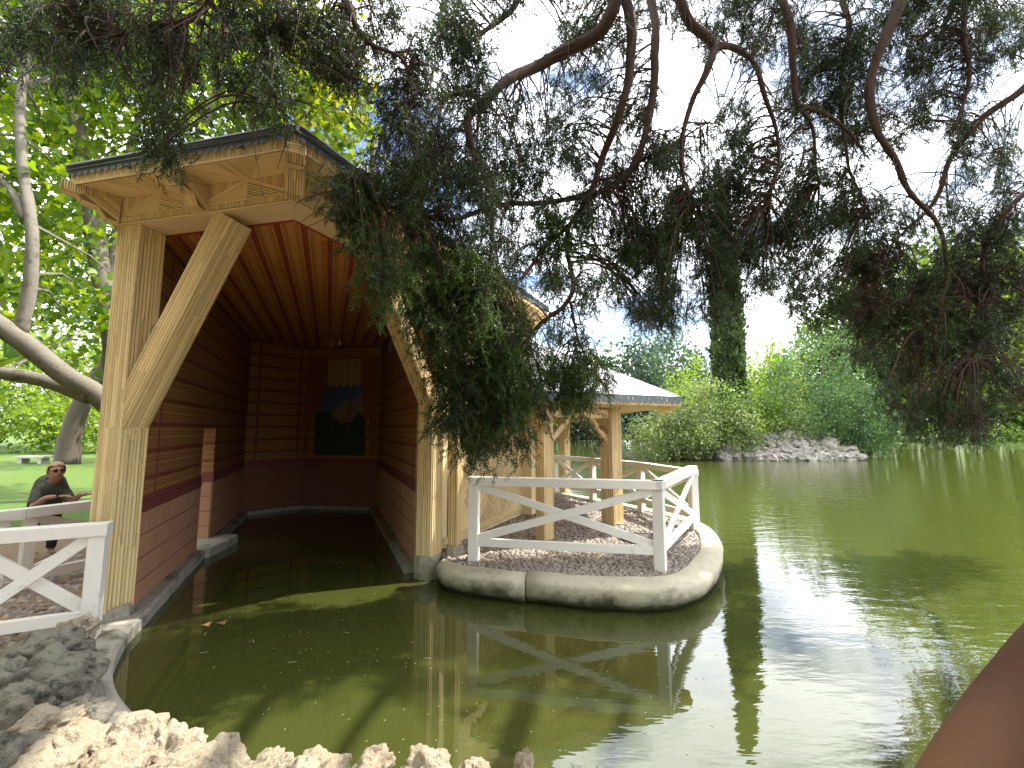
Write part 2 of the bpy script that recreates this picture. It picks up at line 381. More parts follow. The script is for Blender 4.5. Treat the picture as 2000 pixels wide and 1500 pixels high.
# ------------------------------------------------------------------ terrace
OUT = [(-.98, 5.86), (-.86, 5.58), (-.55, 5.40), (.15, 5.18), (.92, 4.97), (1.60, 4.92), (2.10, 5.12), (2.55, 5.62), (2.99, 6.37), (3.36, 7.3), (3.54, 8.2), (3.42, 9.0), (3.0, 9.85), (2.45, 10.7), (1.8, 11.7), (1.1, 12.7), (.4, 13.4)]
INN = [(-.92, 6.05), (-.72, 5.85), (-.40, 5.70), (.2, 5.50), (.95, 5.32), (1.62, 5.28), (1.98, 5.45), (2.32, 5.86), (2.72, 6.5), (3.06, 7.35), (3.20, 8.15), (3.08, 8.85), (2.72, 9.6), (2.2, 10.45), (1.55, 11.45), (.88, 12.45), (.25, 13.1)]
os_, is_ = [spline([(x, y, 0) for x, y in L_], 3) for L_ in (OUT, INN)]
for q in os_: q.x += .018 * noise.noise(q * 2); q.y += .018 * noise.noise(q * 2 + Vector((9, 0, 0)))
n = len(os_); v = []
for a, b_ in zip(os_, is_):
    d = Vector((b_.x - a.x, b_.y - a.y, 0)).normalized()
    for off, z in ((.22, -.6), (.20, -.02), (.10, .035), (.02, .11), (0, .245), (.022, .28)): v.append((a.x + d.x * off, a.y + d.y * off, z))
    v += [(b_.x - d.x * .02, b_.y - d.y * .02, .30), (b_.x, b_.y, .29), (b_.x, b_.y, .1)]
terrace = thing('terrace', (1, 7.5, .28), 'pebble paved waterside terrace with rounded concrete edge beside the boathouse', 'terrace')
m, t, p, o = nodes('mossy_kerb'); vec, g = coords(t)
c = mixrgb(t, noi(t, vec, 3, 6, .7), (.30, .27, .18), (.52, .48, .35)); sx = t.nodes.new('ShaderNodeSeparateXYZ'); t.links.new(g.outputs['Position'], sx.inputs[0])
hz_ = t.nodes.new('ShaderNodeMath'); hz_.operation = 'MULTIPLY_ADD'; hz_.inputs[1].default_value = .62; t.links.new(noi(t, vec, 2.6, 6, .7), hz_.inputs[0]); t.links.new(sx.outputs[2], hz_.inputs[2])
c = mixrgb(t, ramp(t, hz_.outputs[0], [(.36, (1, 1, 1)), (.53, (0, 0, 0))]), c, (.045, .050, .018))
c = mixrgb(t, ramp(t, noi(t, vec, 9, 6, .7), [(.55, (0, 0, 0)), (.7, (.6, .6, .6))]), c, (.16, .15, .09))
t.links.new(c, p.inputs['Base Color']); p.inputs['Roughness'].default_value = .85; bump(t, p, noi(t, vec, 24, 6, .7), .5, .012); M['kerbmoss'] = m
for i0, i1 in ((0, 9), (9, 30), (30, n - 1)):
    sub = [Vector(q) for q in v[i0 * 9:(i1 + 1) * 9]]; m_ = i1 - i0 + 1
    for row_, nb in ((0, 1), (m_ - 1, m_ - 2)):
        for k in range(9): sub[row_ * 9 + k] = sub[row_ * 9 + k] + (sub[nb * 9 + k] - sub[row_ * 9 + k]).normalized() * .006
    dz_ = {0: -.018}.get(i0, random.uniform(-.006, .006)); sub = [q + V(.014 * noise.noise(q * 6), .014 * noise.noise(q * 6 + V(5, 5, 5)), dz_ + .012 * noise.noise(q * 4)) for q in sub]
    mb = MB(); mb.add(sub, [(i * 9 + k, i * 9 + 9 + k, i * 9 + 10 + k, i * 9 + 1 + k) for i in range(m_ - 1) for k in range(8)] + [tuple(range(9)), tuple((m_ - 1) * 9 + k for k in range(9))[::-1]])
    ks = mb.build('kerb_stone', M['kerbmoss'], terrace)
    ks.data.polygons.foreach_set('use_smooth', [len(p_.vertices) == 4 for p_ in ks.data.polygons])
bed = [(q.x, q.y) for q in is_] + [(.2, 9.2), (-1.05, 6.5)]
mb = MB(); mb.prism(bed, -.4, .262); mb.build('pebble_bed', M['earth'], terrace)
# pebbles, set on edge in bands: the 300 that show largest singly, the others as one mesh
def pebble_tmpl(seed):
    r_ = random.Random(seed); v = [(0, 0, 1)]
    for zz, rr in ((.6, .75), (0, 1.0)):
        for k in range(7):
            a = 2 * math.pi * k / 7; v.append((math.cos(a) * rr * r_.uniform(.88, 1.1), math.sin(a) * rr * r_.uniform(.88, 1.1), zz))
    f = [(0, 1 + k, 1 + (k + 1) % 7) for k in range(7)]
    for k in range(7): f += [(1 + k, 8 + k, 8 + (k + 1) % 7), (1 + k, 8 + (k + 1) % 7, 1 + (k + 1) % 7)]
    return np.array(v), np.array(f)
PT = [pebble_tmpl(i) for i in range(5)]
cand = []
yy = 5.1; row = 0
while yy < 13.2:
    st = .066 + max(0, yy - 8) * .004; x = -1.2 + (row % 2) * st * .5
    while x < 3.4: cand.append((x + random.uniform(-.015, .015), yy + random.uniform(-.012, .012), st)); x += st * 1.12
    yy += st * .80; row += 1
cand = np.array(cand); keep = sdf(cand[:, :2], bed) < -.012; cand = cand[keep]
cand = cand[np.argsort(np.hypot(cand[:, 0], cand[:, 1]))]
BV, BF = [], []; k0 = 0
pm = []
for i, (v_, f_) in enumerate(PT):
    me = mesh_np('pebble', v_ * np.array([.043, .028, .032]), f_, True); me.materials.append(M['pebble']); pm.append(me)
for i, (x, y, st) in enumerate(cand):
    a = random.gauss(.8 * math.sin(x * 2.2 + y), .75); s_ = random.uniform(.68, 1.2)
    if i < 300:
        o_ = bpy.data.objects.new('pebble', pm[i % 5]); COL.objects.link(o_); o_.parent = terrace
        o_.location = Vector((x, y, .258 + random.uniform(0, .006))) - terrace.location; o_.rotation_euler = (0, 0, a); o_.scale = (s_, s_, s_)
    else:
        v_, f_ = PT[i % 5]; sc_ = st / .056; q = v_ * np.array([.036 * sc_, .0235 * sc_, .028]) * s_; ca, sa = math.cos(a), math.sin(a)
        q = np.stack([q[:, 0] * ca - q[:, 1] * sa + x - 1, q[:, 0] * sa + q[:, 1] * ca + y - 7.5, q[:, 2] - .022 + random.uniform(0, .006)], 1)
        BV.append(q); BF.append(f_ + k0); k0 += len(q)
link('pebble_field', mesh_np('pebble_field', np.concatenate(BV), np.concatenate(BF), True), M['pebble'], terrace, 'stuff')
mh = thing('manhole_cover', (2.05, 7.1, .29), 'round dark iron manhole cover set in the terrace pebbles', 'manhole cover')
mb = MB(); mb.tube([(2.05, 7.1, .27), (2.05, 7.1, .296)], .30, 28); mb.build('lid', M['manhole'], mh)
mb = MB()
for k in range(28):
    a, b_ = 2 * math.pi * k / 28, 2 * math.pi * (k + 1) / 28
    mb.bar((2.05 + .325 * math.cos(a), 7.1 + .325 * math.sin(a), .29), (2.05 + .325 * math.cos(b_), 7.1 + .325 * math.sin(b_), .29), .03, .03)
mb.build('rim', M['manhole'], mh)

# ------------------------------------------------------------------ boathouse
ZB, ZS = 4.17, 4.47
BODY = [Lp, Ap, Rp, (.42, 9.35), (.2, 11.6), (-3.2, 11.62), (-5.6, 11.95), (-6.80, 10.55)]
bh = thing('boathouse', (-2.5, 7.5, 0), 'reed clad boathouse with open corner and dark striped interior over the water', 'boathouse')
def d2(a, b_): v_ = Vector((b_[0] - a[0], b_[1] - a[1])); return v_.normalized()
def V3(p, z): return Vector((p[0], p[1], z))
def reed_post(root, name, a, b_, wd, fdir, mats=M['reed'], ends=True, sp=.036):
    """square post from a to b clad in reeds on its four sides; fdir: direction of one side"""
    a, b_ = Vector(a), Vector(b_); t_ = (b_ - a).normalized(); x = (fdir - t_ * fdir.dot(t_)).normalized(); y = t_.cross(x); h = wd / 2
    mb = MB(); mb.box((a + b_) / 2, x * (h - .012), y * (h - .012), t_ * ((b_ - a).length / 2))
    core = mb.build(name, M['plaster'], root)
    mb = MB()
    for n_, s_ in ((x, y), (y, x), (-x, y), (-y, x)):
        hh = h - .012
        poly = [a + n_ * hh - s_ * h, a + n_ * hh + s_ * h, b_ + n_ * hh + s_ * h, b_ + n_ * hh - s_ * h]
        fill(mb, poly, t_, n_, sp, 1.0)
    mb.build('reed_cladding', mats, core, kind='stuff'); return core
LA, AR = d2(Lp, Ap), d2(Ap, Rp)
LA3, AR3 = Vector((LA.x, LA.y, 0)), Vector((AR.x, AR.y, 0)); nLA, nAR = Vector((LA.y, -LA.x, 0)), Vector((AR.y, -AR.x, 0))
Lc = Vector((-4.06, 4.58, 0)); Rc = Vector((-1.16, 6.22, 0))
reed_post(bh, 'post', Lc + V(0, 0, .22), Lc + V(0, 0, ZB), .29, LA3)
reed_post(bh, 'post', Rc + V(0, 0, .27), Rc + V(0, 0, ZB), .27, AR3)
P2n = Vector((-.80, 6.30, 0)) 
reed_post(bh, 'slim_post', P2n + V(0, 0, .38), P2n + V(0, 0, ZB), .14, AR3)
top = V3(Ap, 0) - LA3 * .82 - nLA * .13
reed_post(bh, 'brace', Lc + LA3 * .06 + V(0, 0, 2.08), V(top.x, top.y, ZB - .02), .235, nLA)
bt = V3(Rp, 0) - AR3 * 1.22 - nAR * .13
reed_post(bh, 'brace', Rc + V(0, 0, 2.35), V(bt.x, bt.y, ZB - .02), .22, nAR)
mb = MB(); mb.tube([Lc + V(0, 0, -.1), Lc + V(0, 0, .25)], [.23, .19], 9, .2); mb.build('footing', M['concrete'], bh)
mb = MB(); mb.tube([Rc + V(0, 0, -.5), Rc + V(0, 0, .1), Rc + V(0, 0, .30)], [.15, .21, .19], 9, .25); mb.build('footing', M['concrete'], bh)
mb = MB(); mb.tube([P2n + V(0, 0, 0), P2n + V(0, 0, .40)], [.14, .11], 8, .25); mb.build('footing', M['concrete'], bh)
# beams along the two open sides (plastered underside), frieze with reed triangles
BI = offset(BODY, -.30)
for a, b_, ai, bi in ((Lp, Ap, BI[0], BI[1]), (Ap, Rp, BI[1], BI[2])):
    mb = MB(); mb.extrude([V3(a, ZB), V3(b_, ZB), V3(bi, ZB), V3(ai, ZB)], (0, 0, .29)); mb.build('beam', M['plaster'], bh)
def triangles(mb, a, b_, z0, z1, n, cells):
    """reed triangle pattern over a vertical band from a to b"""
    a, b_ = V3(a, 0), V3(b_, 0); tot = (b_ - a).length; e = (b_ - a).normalized()
    for i in range(cells):
        p0 = a + e * tot * i / cells; p1 = a + e * tot * (i + 1) / cells; mid = (p0 + p1) / 2
        bl, br, tl, tr = p0 + V(0, 0, z0), p1 + V(0, 0, z0), p0 + V(0, 0, z1), p1 + V(0, 0, z1); tm = mid + V(0, 0, z1); bm_ = mid + V(0, 0, z0)
        fill(mb, [bm_, br, tm], (br - tm), n, .026)
        fill(mb, [bl, tm, tl], V(0, 0, 1), n, .022); fill(mb, [br, tr, tm], V(0, 0, 1), n, .022)
        for A_, B_ in ((bl, tm), (br, tm)):
            t_ = (B_ - A_).normalized(); s_ = n.cross(t_) * .012; fill(mb, [A_ - s_, A_ + s_, B_ + s_, B_ - s_], t_, n, .024, lift=.006, back=False)
mb = MB(); mb2 = MB()
for a, b_, n_, cells in ((Lp, Ap, nLA, 2), (Ap, Rp, nAR, 2), (Rp, (.42, 9.35), nAR, 3)):
    triangles(mb, a, b_, ZB + .10, ZS, n_, cells)
    e = (V3(b_, 0) - V3(a, 0)).normalized()
    fill(mb2, [V3(a, ZB + .002), V3(b_, ZB + .002), V3(b_, ZB + .03), V3(a, ZB + .03)], e, n_, .022)
    fill(mb2, [V3(a, ZB + .03), V3(b_, ZB + .03), V3(b_, ZB + .088), V3(a, ZB + .088)], V(0, 0, 1), n_, .016)
    fill(mb2, [V3(a, ZB + .085), V3(b_, ZB + .085), V3(b_, ZB + .105), V3(a, ZB + .105)], e, n_, .02, lift=.006)
mb.build('frieze', M['reed'], bh, kind='stuff'); mb2.build('frieze_border', M['reed'], bh, kind='stuff')
# soffit, fascia, eave trim, gutter, roof
OV = .33
EAVE = offset(BODY, [OV] * 8)
for i in range(8):
    a, b_, ea, eb = BODY[i], BODY[(i + 1) % 8], EAVE[i], EAVE[(i + 1) % 8]
    mb = MB(); mb.extrude([V3(a, ZS), V3(b_, ZS), V3(eb, ZS), V3(ea, ZS)], (0, 0, .03)); mb.build('soffit', M['soffit'], bh)
    if i in (0, 1, 2):
        e = (V3(b_, 0) - V3(a, 0)).normalized(); n_ = Vector((e.y, -e.x, 0)); cells = (2, 2, 3)[i]; mb = MB(); dn = V(0, 0, -1)
        for c_ in range(cells):
            q = [V3(a, ZS).lerp(V3(b_, ZS), k) for k in (c_ / cells, (c_ + .5) / cells, (c_ + 1) / cells)]
            r_ = [V3(ea, ZS).lerp(V3(eb, ZS), k) for k in (c_ / cells, (c_ + .5) / cells, (c_ + 1) / cells)]
            fill(mb, [q[1], r_[1].lerp(r_[0], .45), r_[1].lerp(r_[2], .45)], n_, dn, .028)
            for A_, B_ in ((q[1], r_[0]), (q[1], r_[2])): fill(mb, [A_ - e * .012, A_ + e * .012, B_ + e * .012, B_ - e * .012], (B_ - A_), dn, .024, lift=.004, back=False)
        mb.build('soffit_reeds', M['reed'], bh, kind='stuff')
    n_ = Vector((d2(ea, eb).y, -d2(ea, eb).x, 0)); e = Vector((d2(ea, eb).x, d2(ea, eb).y, 0))
    mb = MB(); mb.extrude([V3(ea, ZS - .01), V3(eb, ZS - .01), V3(eb, ZS - .01) - n_ * .03, V3(ea, ZS - .01) - n_ * .03], (0, 0, .13))
    fs = mb.build('fascia', M['plaster'], bh)
    if i in (0, 1, 2, 7):
        mb = MB(); fill(mb, [V3(ea, ZS - .01), V3(eb, ZS - .01), V3(eb, ZS + .12), V3(ea, ZS + .12)], V(0, 0, 1), n_, .028)
        fill(mb, [V3(ea, ZS - .02), V3(eb, ZS - .02), V3(eb, ZS + .005), V3(ea, ZS + .005)], e, n_, .024, lift=.008)
        mb.build('fascia_reeds', M['reed'], fs, kind='stuff')
        # scalloped zinc edge
        L_ = (V3(eb, 0) - V3(ea, 0)).length; ns = int(L_ / .085); mb = MB()
        for s_ in range(ns):
            a0 = V3(ea, 0) + e * (s_ * L_ / ns) + n_ * .030; wd_ = L_ / ns
            pr = [a0 + e * (wd_ * k / 6) + V(0, 0, ZS + .105 - .042 * math.sin(math.pi * k / 6) ** .6) for k in range(7)]
            mb.extrude([a0 + V(0, 0, ZS + .15)] + pr + [a0 + e * wd_ + V(0, 0, ZS + .15)], n_ * .003)
        mb.build('scalloped_trim', M['zinc_trim'], bh)
        mb = MB(); mb.tube([V3(ea, ZS + .165) + n_ * .035 , V3(eb, ZS + .165) + n_ * .035], .030, 10); mb.build('gutter', M['zinc'], bh, smooth=True)
RZ = ZS + .15
for px_ in (415, 492):
    q = V3(EAVE[0], ZS + .05).lerp(V3(EAVE[1], ZS + .05), .30 if px_ == 415 else .80) + nLA * .02
    mb = MB(); mb.tube([q, q + nLA * .05, q + nLA * .06 - V(0, 0, .03)], .009, 6); mb.build('hook', M['manhole'], bh)
E2 = offset(BODY, OV + .05); cen = Vector((-3.0, 8.0, RZ + 1.35))
mb = MB(); mb.prism(E2, RZ - .03, RZ + .018); mb.build('roof_edge', M['zinc'], bh); mb = MB(); mb.add([V3(q, RZ + .022) for q in E2] + [cen], [(i, (i + 1) % 8, 8) for i in range(8)]); mb.build('roof', M['zinc_roof'], bh)
# corbels
def corbel(pt, dirv, wd, root=bh, L_=.42):
    dirv = dirv.normalized(); s_ = V(0, 0, 1).cross(dirv); p_ = V3(pt, 0)
    prof = [(0, ZS), (L_, ZS), (L_, ZS - .085), (L_ * .72, ZS - .10), (L_ * .68, ZS - .15), (L_ * .38, ZS - .17), (.10, ZS - .27), (0, ZS - .28)]
    poly = [p_ + dirv * a + V(0, 0, z) - s_ * wd / 2 for a, z in prof]
    mb = MB(); mb.extrude(poly, s_ * wd); o_ = mb.build('corbel', M['soffit'], root)
    mb = MB()
    for sg in (-1, 1):
        off = s_ * (wd / 2) * sg
        q = [p_ + dirv * a + V(0, 0, z) + off for a, z in prof]
        fill(mb, [q[0], q[1], q[2], q[3]], V(0, 0, 1), s_ * sg, .018); fill(mb, [q[0], q[3], q[4], q[5], q[6], q[7]], dirv * .8 + V(0, 0, .55), s_ * sg, .018)
    q = [p_ + dirv * a + V(0, 0, z) for a, z in prof]; hs = s_ * wd / 2
    for i in (1, 2, 3, 4, 5, 6):
        nn = (q[i + 1] - q[i]).cross(s_); nn = nn.normalized()
        if nn.dot(dirv - V(0, 0, 1)) < 0: nn = -nn
        fill(mb, [q[i] - hs, q[i] + hs, q[i + 1] + hs, q[i + 1] - hs], s_ if i in (1, 3) else (q[i + 1] - q[i]), nn, .022)
    mb.build('corbel_reeds', M['reed'], o_, kind='stuff')
corbel(V3(Lp, 0).lerp(V3(Ap, 0), .50), nLA, .15)
corbel(Ap, (nLA + nAR), .15, L_=.47)
corbel(V3(Ap, 0).lerp(V3(Rp, 0), .5), nAR, .15)
corbel(Rp, nAR, .15)
wl = d2(BODY[7], Lp); nWL = Vector((wl.y, -wl.x, 0)); corbel(Lp, nLA + nWL, .13, L_=.44)
# interior: ceiling planks running back into the dark
CEIL = [tuple(q) for q in offset(BODY, -.02)]
CEIL = clip(CEIL, Rp, (-.905, -.42)) if False else [Lp, Ap, Rp, (-3.2, 11.5), (-5.55, 11.85), (-6.72, 10.5)]
ax = Vector((-.385, .923)); pr_ = Vector((.923, .385)); base2 = Vector(Lp)
M['plank'] = mat('ceiling_plank', (.60, .27, .06), (.72, .39, .11), 3.0, .5, .2, 30, .004, island=.2, spots=(2.3, .6, (.40, .20, .06)))
u0 = min((Vector(q) - base2).dot(pr_) for q in CEIL) - .01; u1 = max((Vector(q) - base2).dot(pr_) for q in CEIL) + .01; u = u0; k = 0
def strip_poly(a, b_):
    p_ = clip(CEIL, base2 + pr_ * a, pr_); return clip(p_, base2 + pr_ * b_, -pr_) if len(p_) > 2 else []
while u < u1:
    for wd_, z_, mt, nm in ((.205, ZB + .030, M['plank'], 'ceiling_plank'), (.062, ZB + .022, M['red_paint'], 'ceiling_batten')):
        pl = strip_poly(u, min(u + wd_ - .003, u1))
        if len(pl) > 2:
            mb = MB(); mb.prism(pl, z_, z_ + .03); po = mb.build(nm, mt, bh)
            if nm == 'ceiling_plank':
                mb = MB()
                for f_ in (.16, .28, .72, .84):
                    ps = strip_poly(u + wd_ * f_ - .004, u + wd_ * f_ + .004)
                    if len(ps) > 2: mb.prism(ps, z_ - .0025, z_ + .001)
                if mb.v: mb.build('painted_line', M['red_paint'], po)
        u += wd_
# trim of red paint under the ceiling edge
mb = MB()
B3 = offset(BODY, -.36)
for a, b_, ai, bi in ((BI[0], BI[1], B3[0], B3[1]), (BI[1], BI[2], B3[1], B3[2])):
    mb.extrude([V3(a, ZB + .008), V3(b_, ZB + .008), V3(bi, ZB + .008), V3(ai, ZB + .008)], (0, 0, .03))
mb.build('ceiling_trim', M['red_paint'], bh)

# walls: left wall with a doorway, back walls, right wall
Li = Vector((-4.02, 4.78)); wdir = Vector((-.380, .925)).normalized(); BL1 = Li + wdir * 6.15
BL2i = Vector((-5.45, 11.5)); BRi = Vector((-3.42, 11.22)); Ri = Vector((-1.36, 6.38))
ZD0, ZD1 = 1.10, 1.27     # maroon moulding between blocks and stripes
def wall_slab(a, b_, z0, z1, th=.26, name='wall', m_=None, root=bh):
    e = (b_ - a).normalized(); nn = Vector((-e.y, e.x))
    mb = MB(); mb.prism([a, b_, b_ + nn * th, a + nn * th], z0, z1); return mb.build(name, m_ or M['wallpaint'], root)
def wall(a, b_, blocks=True, jamb=False):
    """interior face runs from a to b, room on its right-hand side, thickness to the left"""
    e = (b_ - a).normalized(); nn = Vector((-e.y, e.x)); inw = Vector((-nn.x, -nn.y, 0))
    o_ = wall_slab(a, b_, -.5, ZB + .02)
    L_ = (b_ - a).length; e3 = Vector((e.x, e.y, 0)); a3 = Vector((a.x, a.y, 0))
    mb = MB(); mb.box(a3 + e3 * L_ / 2 + inw * .003 + V(0, 0, .33), e3 * L_ / 2, inw * .003, V(0, 0, .78)); mb.build('block_backing', M['mortar'], o_)
    rows = 4; hgt = (ZD0 - .10) / rows
    if blocks:
        for r_ in range(rows):
            x = -(r_ % 2) * .24
            while x < L_:
                x0, x1 = max(x, 0), min(x + .46, L_)
                if x1 - x0 > .04:
                    mb = MB(); mb.box(a3 + e3 * (x0 + x1) / 2 + inw * .010 + V(0, 0, .10 + hgt * (r_ + .5)), e3 * ((x1 - x0) / 2 - .007), inw * random.uniform(.006, .009), V(0, 0, hgt / 2 - .008))
                    mb.build('block', M['block'], o_, bevel=.004)
                x += .46
    for j, (z0, z1, dep) in enumerate(((ZD0, ZD0 + .05, .022), (ZD0 + .05, ZD0 + .075, .03), (ZD0 + .075, ZD0 + .11, .022), (ZD0 + .115, ZD1, .016))):
        mb = MB(); mb.box(a3 + e3 * L_ / 2 + inw * dep / 2 + V(0, 0, (z0 + z1) / 2), e3 * L_ / 2, inw * dep / 2, V(0, 0, (z1 - z0) / 2)); mb.build('moulding', M['maroon'], o_)
    return o_
def band(a, e, s, wd_, o_, z0=ZD1, z1=ZB):
    nn = Vector((e.y, -e.x, 0)); c_ = V3(a + e * s, (z0 + z1) / 2) + nn * .003
    mb = MB(); mb.box(c_, Vector((e.x, e.y, 0)) * wd_ / 2, nn * .003, V(0, 0, (z1 - z0) / 2 - .01)); mb.build('painted_band', M['maroon'], o_)
D0, D1 = Li + wdir * 2.42, Li + wdir * 3.20
w1 = wall(Li, D0); band(Li, wdir, .46, .035, w1)
w2 = wall(D1, BL1); band(D1, wdir, 2.75, .05, w2)
wall_slab(D0, D1, 2.02, ZB + .02)
# the wall's front end faces the camera, and the jamb of the doorway
n_out = Vector((-wdir.y, -wdir.x * -1)); n_out = Vector((-.925, -.38))
def jamb_face(corner, o_, wd_=.26):
    e = n_out.normalized(); a3 = V3(corner, 0); e3 = Vector((e.x, e.y, 0)); inw = Vector((-wdir.x, -wdir.y, 0)); rows = 4; hgt = (ZD0 - .10) / rows
    mb = MB(); mb.box(a3 + e3 * wd_ / 2 + inw * .002 + V(0, 0, .33), e3 * wd_ / 2, inw * .002, V(0, 0, .78)); mb.build('block_backing', M['mortar'], o_)
    for r_ in range(rows):
        mb = MB(); mb.box(a3 + e3 * wd_ / 2 + inw * .010 + V(0, 0, .10 + hgt * (r_ + .5)), e3 * (wd_ / 2 - .002), inw * .007, V(0, 0, hgt / 2 - .006)); mb.build('block', M['block'], o_, bevel=.004)
    mb = MB(); mb.box(a3 + e3 * wd_ / 2 + inw * .013 + V(0, 0, ZD0 + .08), e3 * (wd_ / 2 + .01), inw * .013, V(0, 0, .08)); mb.build('moulding', M['maroon'], o_)
jamb_face(Li, w1); jamb_face(D1, w2)
mb = MB(); mb.box(V3(D0 + n_out * .13, 1.0) + V3(wdir * .008, 0), V3(n_out * .13, 0), V3(wdir * .008, 0), V(0, 0, 1.0)); mb.build('door_edge', M['plaster'], bh)
wb = wall(BL1, BL2i, False); e_ = (BL2i - BL1).normalized(); band(BL1, e_, .22, .06, wb); band(BL1, e_, 1.2, .06, wb)
wc = wall(BL2i, BRi, False); wr = wall(BRi, Ri, True); e_ = (Ri - BRi).normalized(); band(BRi, e_, 4.9, .04, wr)
mb = MB(); mb.box(V3((Ri + Vector(Rp)) / 2, 2.0) , V(.06, .0, 0), V(0, .10, 0), V(0, 0, 2.1)); mb.build('wall_end', M['block'], bh)
# floor ledge round the back of the basin
mb = MB()
for a, b_ in ((D1, BL1), (BL1, BL2i), (BL2i, BRi), (BRi, Ri)):
    e = (b_ - a).normalized(); nn = Vector((e.y, -e.x)); mb.prism([a - nn * .02, b_ - nn * .02, b_ + nn * .16, a + nn * .16][::-1], -.5, .085)
mb.build('ledge', M['concrete'], bh)
mb = MB(); mb.prism([D0 - wdir * .1, D0 + n_out * .6 - wdir * .1, D1 + n_out * .6 + wdir * .25, D1 + wdir * .25 - n_out * .28, D1 + wdir * .1 - n_out * .42, D0 - n_out * .2], -.4, .135); mb.build('door_step', M['concrete'], bh)
# painted window scene on the back wall
e = (BRi - BL2i).normalized(); nn = Vector((e.y, -e.x, 0)); e3 = Vector((e.x, e.y, 0)); o3 = V3(BL2i, 0)
flat = lambda n_, c_: mat(n_, c_, tuple(min(1, x * 1.25) for x in c_), 6, .7, 0)
M['m_sky'], M['m_cloud'], M['m_hill'], M['m_cream'], M['m_curt'] = flat('painted_sky', (.06, .12, .26)), flat('painted_cloud', (.19, .17, .13)), flat('painted_trees', (.02, .04, .015)), flat('painted_valance', (.32, .23, .09)), flat('painted_curtain', (.20, .07, .03))
mural = thing('painted_window', V3(BL2i, 1.3), 'painted window scene with curtains and blue sky on the dark back wall', 'mural'); mural.parent = None
def mpoly(nm, mt, P, dep):
    mb = MB(); mb.extrude([o3 + e3 * x + nn * dep + V(0, 0, z) for x, z in P], nn * .003); mb.build(nm, mt, mural)
mpoly('sky', M['m_sky'], [(.45, 2.3), (1.6, 2.3), (1.6, 3.6), (.45, 3.6)], .006)
cl = [(.7, 2.3), (1.6, 2.3), (1.6, 2.85)] + [(1.6 - .1 * k, 2.85 + .09 * math.sin(k * 1.7) - .035 * k) for k in range(1, 9)]
mpoly('cloud', M['m_cloud'], cl, .010)
mpoly('trees', M['m_hill'], [(.3, 1.34), (1.7, 1.34), (1.7, 2.25), (1.5, 2.45), (1.3, 2.2), (1.0, 2.15), (.8, 2.35), (.55, 2.5), (.3, 2.45)], .014)
for x in (.78, 1.22): mpoly('glazing_bar', M['maroon'], [(x, 2.0), (x + .035, 2.0), (x + .035, 3.5), (x, 3.5)], .018)
mpoly('curtain', M['m_curt'], [(.1, 3.8), (.62, 3.8), (.55, 3.0), (.32, 2.35), (.12, 2.2), (.1, 1.34), (.0, 1.34), (.0, 3.8)][::-1], .022)
mpoly('curtain', M['m_curt'], [(1.5, 3.8), (1.98, 3.8), (1.98, 1.34), (1.82, 1.34), (1.8, 2.3), (1.7, 2.3), (1.55, 3.0)], .022)
for k in range(5): mpoly('valance', M['m_cream'], [(.6 + .19 * k, 3.85)] + [(.6 + .19 * k + .178 * j / 6, 3.2 - .1 * math.sin(math.pi * j / 6)) for j in range(7)] + [(.778 + .19 * k, 3.85)], .026)
# outside wall on the terrace side, with reed panels
Wa, Wb = Vector(Rp) + AR * .12, Vector((.42, 9.35)); AW = (Wb - Wa).normalized(); AW3 = V3(AW, 0); nW = Vector((AW.y, -AW.x, 0)); WL = (Wb - Wa).length
Wi = Wa - Vector((nW.x, nW.y)) * .10; mb = MB(); mb.prism([Wi, Wi + AW * WL, Wi + AW * WL - Vector((nW.x, nW.y)) * .15, Wi - Vector((nW.x, nW.y)) * .15], .0, ZB + .28); wo = mb.build('outer_wall', M['plaster'], bh)
def wp(s, z): return V3(Wi + AW * s, z) + nW * .004
PANS = [(.42, 1.25, .42, 1.32), (1.30, 2.15, .42, 1.32), (2.2, 3.1, .42, 1.32), (.42, 1.25, 1.40, 2.35), (1.30, 2.15, 1.40, 2.35), (2.2, 3.1, 1.40, 2.35), (.42, 1.7, 2.42, 4.1), (1.75, 3.1, 2.42, 4.1)]
for i, (s0, s1, z0, z1) in enumerate(PANS):
    mb = MB(); q = [wp(s0, z0), wp(s1, z0), wp(s1, z1), wp(s0, z1)]; c_ = (q[0] + q[2]) / 2
    if i == 3:
        b2 = MB(); b2.extrude([wp(s0 + .05, z0 + .03), wp(s1 - .05, z0 + .03), wp(s1 - .05, z1 - .05), wp(s0 + .05, z1 - .05)], nW * .03); b2.build('shutter', M['soffit'], wo)
    else:
        for k in range(4):
            A_, B_ = q[k], q[(k + 1) % 4]; dr = [AW3 + V(0, 0, .9), AW3 * -1 + V(0, 0, .9), AW3 + V(0, 0, .9), AW3 * -1 + V(0, 0, .9)][(k + i) % 4]
            fill(mb, [A_, B_, c_], dr, nW, .028)
    for A_, B_ in ((q[0], q[1]), (q[1], q[2]), (q[2], q[3]), (q[3], q[0])):
        dd_ = (B_ - A_).normalized(); sd_ = nW.cross(dd_) * .022; fill(mb, [A_ - sd_ + nW * .01, A_ + sd_ + nW * .01, B_ + sd_ + nW * .01, B_ - sd_ + nW * .01], dd_, nW, .022)
    mb.build('reed_panel', M['reed'], wo, kind='stuff')
mb = MB(); fill(mb, [wp(.3, .30), wp(3.2, .30), wp(3.2, .41), wp(.3, .41)], AW3, nW, .024); mb.build('skirting', M['reed'], wo, kind='stuff')
